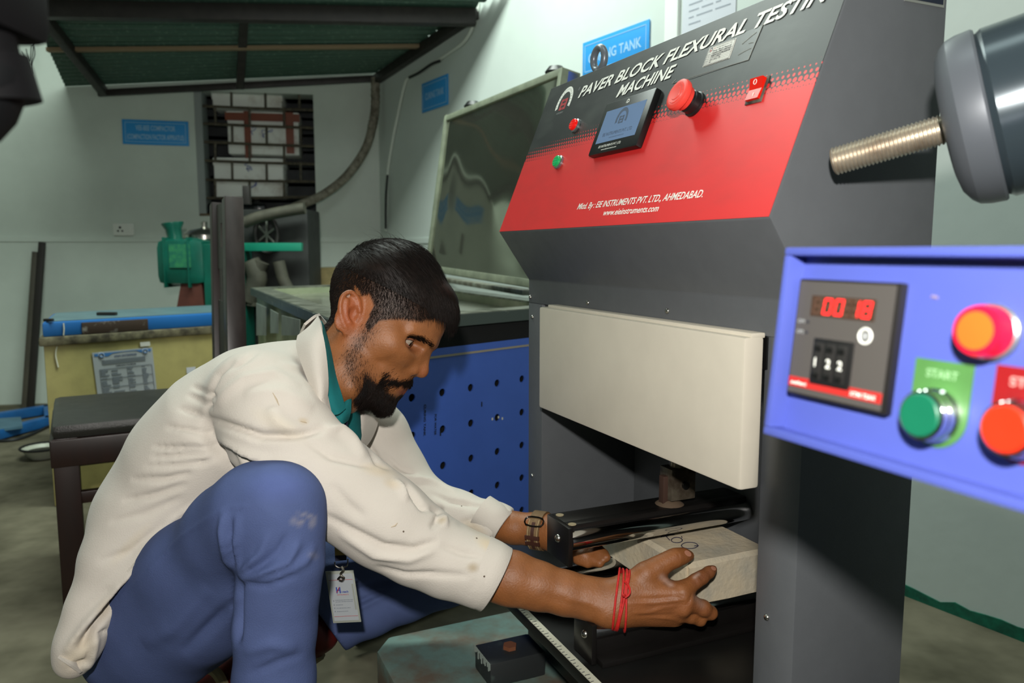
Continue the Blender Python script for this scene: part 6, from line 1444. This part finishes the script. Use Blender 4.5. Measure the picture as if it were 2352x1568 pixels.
# ---------------- red thread round the right wrist
RT = mat('red_thread', '#c0160f', .7, var=.3, scale=200)
wc = P(1424, 1386, 1.052); wax = unit(P(1450, 1392, 1.05)-P(1400, 1382, 1.054)); up = unit(P(1424, 1336, 1.052)-P(1424, 1436, 1.052)); up = unit(up-wax*np.dot(up, wax)); sd = np.cross(wax, up)
e = empty('thread_bracelet', wc, 'red twisted thread bracelet tied round his right wrist', 'bracelet')
def girth(V, c, ax, u, w, half=.005, nb=48):
    d = V-c; m = np.abs(d@ax) < half; d = d[m]; a = np.arctan2(d@w, d@u); r = np.hypot(d@u, d@w); m = r < .06; a, r = a[m], r[m]; out = np.zeros(nb)
    for k in range(nb):
        t = -math.pi+(k+.5)*2*math.pi/nb; q = np.abs((a-t+math.pi) % (2*math.pi)-math.pi) < .12; out[k] = r[q].max() if q.any() else np.nan
    out[np.isnan(out)] = np.nanmean(out); out = (out+np.roll(out, 1)+np.roll(out, -1))/3
    return lambda t: float(np.interp(((t+math.pi) % (2*math.pi)), (np.arange(nb)+.5)*2*math.pi/nb, out, period=2*math.pi))
gr = girth(handR[0], wc, wax, up, sd)
def loop(off, tw, ph, r=.0015): return MB().tube([wc+wax*(off+tw*math.sin(t+ph))+(up*math.cos(t)+sd*math.sin(t))*(gr(t)+.0010) for t in np.linspace(0, 6.283, 49)[:-1]], r, 6, closed=True)
for o_, tw, ph in ((-.003, .003, .3), (.0005, .0025, 1.0), (.004, .003, 2.2), (-.006, .002, 4.0), (.007, .004, 5.0)): loop(o_, tw, ph).build('strand', RT, e)
MB().tube(catmull([P(1431, 1332, 1.040), P(1444, 1345, 1.026), P(1446, 1362, 1.019), P(1436, 1372, 1.018)], 6), .0016, 6).build('knot_tail', RT, e)
MB().lathe([(0, .001), (.001, .0024), (.003, .0024), (.004, .001)], P(1433, 1370, 1.018), (0, 0, 1), 12).build('knot', RT, e)

# ---------------- wristwatch on the left wrist (seen from the strap side)
wc = P(1240, 1217, 1.230); wax = unit(P(1285, 1226, 1.215)-P(1210, 1215, 1.238)); up = unit(ZV-wax*wax[2]); sd = np.cross(wax, up)
e = empty('wristwatch', wc, 'wristwatch with tan and brown leather strap on his left wrist', 'watch')
ST = mat('tan_strap', '#6f5636', .7, var=.25, scale=120, bump=.0004, bscale=700); STB = mat('brown_strap', '#3c1f16', .5); BK = mat('dark_buckle', '#2a2622', .25, .9); TH_ = mat('pale_stitch', '#a08c66', .8)
gw = girth(handL[0], wc, wax, up, sd, .008); R1 = max(gw(t) for t in np.linspace(0, 6.2, 20))
def ringstrip(x0, x1, r0, r1, a0, a1, m, nm, n=40, cls=False):
    b = MB(); vs = []; fs = []; A_ = np.linspace(a0, a1, n)
    for t in A_:
        for (xx, rr) in ((x0, r0), (x1, r0), (x1, r1), (x0, r1)): vs.append(tuple(wc+wax*xx+(up*math.cos(t)+sd*math.sin(t))*(gw(t)+.0008+rr)))
    for i in range(n-1):
        for k in range(4): j = (k+1) % 4; fs.append((i*4+k, i*4+j, i*4+4+j, i*4+4+k))
    fs += [(0, 1, 2, 3), tuple((n-1)*4+k for k in (3, 2, 1, 0))]; b.add(vs, fs, True); return b.build(nm, m, e, sharp=30)
sg = 1 if np.dot(sd, EYE-wc) > 0 else -1
mid = math.pi/2*sg
ringstrip(-.010, .010, -.0006, .0018, 0, 2*math.pi, ST, 'strap', 60)
ringstrip(-.0093, .0093, .0018, .0030, mid-.95*sg*1 if sg > 0 else mid+.95, mid+.9*sg if sg > 0 else mid-.9, ST, 'strap_end', 30)
for a in (.05, .36): ringstrip(-.0118, .0118, .0015, .0048, mid+(a-.09)*sg, mid+(a+.09)*sg, STB, 'keeper', 8)
ringstrip(-.0026, .0026, .0030, .0036, mid-.7*sg, mid+.75*sg, STB, 'centre_stripe', 24)
for x_ in (-.0078, .0078): ringstrip(x_-.0004, x_+.0004, .0030, .0034, mid-.85*sg, mid+.8*sg, TH_, 'stitching', 24)
bp = [wc+wax*xx+(up*math.cos(t)+sd*math.sin(t))*(gw(t)+.0042) for xx, t in ((-.0125, mid-.95*sg), (.0125, mid-.95*sg), (.0125, mid-.55*sg), (-.0125, mid-.55*sg))]; MB().tube(catmull(bp, 3, closed=True), .0014, 6, closed=True).build('buckle', BK, e)
c = wc-sd*sg*(R1+.004); MB().lathe([(-.004, .016), (.003, .017), (.005, .015)], c, -sd*sg, 28).build('watch_case', BK, e)

# ---------------- identity card on its lanyard
LN = mat('navy_lanyard', '#0e1330', .7); CARD = mat('card_face', '#9ba0a4', .45); HLD = mat('card_holder', '#8f9389', .35, spec=.6)
tC = 1.20
e = empty('id_card', P(790, 1365, tC), 'identity card in clear holder hanging on a navy lanyard below his chest', 'card')
b = MB()
def ribbon(pts, w, nm, m, th=.0012):
    b = MB(); pts = [np.asarray(p) for p in pts]; vs = []; fs = []
    for i, p in enumerate(pts):
        t = unit(pts[min(i+1, len(pts)-1)]-pts[max(i-1, 0)]); s = unit(np.cross(t, ray(790, 1200))); n = np.cross(s, t)
        for a_, b_ in ((-1, -1), (1, -1), (1, 1), (-1, 1)): vs.append(tuple(p+s*w/2*a_+n*th/2*b_))
    for i in range(len(pts)-1):
        for k in range(4): j = (k+1) % 4; fs.append((i*4+k, i*4+j, i*4+4+j, i*4+4+k))
    fs += [(0, 1, 2, 3), tuple((len(pts)-1)*4+k for k in (3, 2, 1, 0))]; b.add(vs, fs); return b.build(nm, m, e)
ribbon(catmull([P(786, 955, 1.105), P(783, 990, 1.12), P(780, 1060, 1.16), P(780, 1150, 1.19), P(781, 1225, tC), P(783, 1287, tC)], 5), .0175, 'lanyard_strap', LN)
text('Pvt.', frame(P(772, 1009, 1.098), unit(P(774, 990, 1.098)-P(772, 1009, 1.098)), unit(P(764, 1008, 1.098)-P(772, 1009, 1.098))), .019, .0065, WHITETXT, parent=e, bold=.02)
ribbon([P(783, 1254, tC-.003), P(783, 1274, tC-.003)], .0180, 'brass_crimp', mat('dull_brass', '#8a7648', .4, .7), .004)
MT = mat('clip_metal', '#9a958c', .25, 1.)
MB().tube(catmull([P(769, 1290, tC), P(770, 1298, tC), P(778, 1303, tC), P(786, 1303, tC), P(797, 1299, tC), P(799, 1283, tC)], 5), .0011, 6).build('d_ring', MT, e)
MB().tube(catmull([P(785, 1300, tC-.002), P(789, 1310, tC-.002), P(783, 1318, tC-.002), P(788, 1328, tC-.002)], 5), .0022, 6).build('swivel_clip', MT, e)
MB().tube(catmull([P(776, 1330, tC-.004), P(782, 1324, tC-.005), P(790, 1326, tC-.004), P(786, 1334, tC-.004), P(779, 1332, tC-.004)], 4), .0018, 6).build('clip_jaw', MT, e)
c00, c10, c01 = P(766, 1430, tC), P(829, 1427, tC), P(748, 1313, tC); ux, uy = unit(c10-c00), unit(c01-c00); uy = unit(uy-ux*np.dot(ux, uy)*.0); KF_ = frame(c00, ux, uy); Wc, Hc = np.linalg.norm(c10-c00), np.linalg.norm(c01-c00)
if (KF_.to_3x3() @ Vector((0, 0, 1))).dot(Vector(EYE-c00)) < 0: KF_ = KF_ @ Matrix.Diagonal((1, 1, -1, 1))
MB(KF_).box((-.0005, -.0005, -.0018), (Wc+.0005, Hc+.0005, .0004), bev=.0006).build('card_holder', HLD, e)
cd_ = MB(KF_).box((.0022, .003, .0003), (Wc-.0022, Hc-.004, .0008)).build('printed_card', CARD, e)
RL = mat('red_rule', '#a04a4c', .6)
for yy in (.0095, Hc-.0135): MB(KF_).box((.003, yy, .0008), (Wc-.003, yy+.0006, .0011)).build('red_line', RL, cd_)
text('H', KF_ @ Matrix.Translation((.012, Hc-.0330, .0012)), .007, .0085, mat('logo_blue', '#2f3f8c', .6), parent=cd_, bold=.05); MB(KF_).tube([(.0125, Hc-.0325, .0014), (.0155, Hc-.0280, .0014), (.0175, Hc-.0245, .0014)], .0006, 4).build('logo_stroke', LOGORED, cd_)
text('i-tech', KF_ @ Matrix.Translation((.020, Hc-.0330, .0012)), .0105, .0030, mat('logo_blue', '#2f3f8c', .6), parent=cd_, bold=.03); text('INSTRUMENTS', KF_ @ Matrix.Translation((.0125, Hc-.0370, .0012)), .018, .0018, LOGORED, parent=cd_)
GP = mat('grey_print', '#777d84', .8)
b = MB(KF_)
for yy, x1_ in ((.0345, .036), (.0320, .035), (.0272, .019), (.0222, .030), (.0170, .026)):
    x_ = .0085
    while x_ < x1_: l_ = .0012+.0022*random.random(); b.box((x_, yy, .0008), (min(x_+l_, x1_), yy+.0010, .0011)); x_ += l_+.0006
for yy in (.0333, .0270, .0220, .0168): b.box((.0048, yy, .0008), (.0065, yy+.0018, .0011))
b.build('printed_text', GP, cd_)
MB(KF_).box((Wc-.0052, .020, .0006), (Wc-.0032, Hc-.020, .0022)).build('spine_reflection_strip', HLD, e)
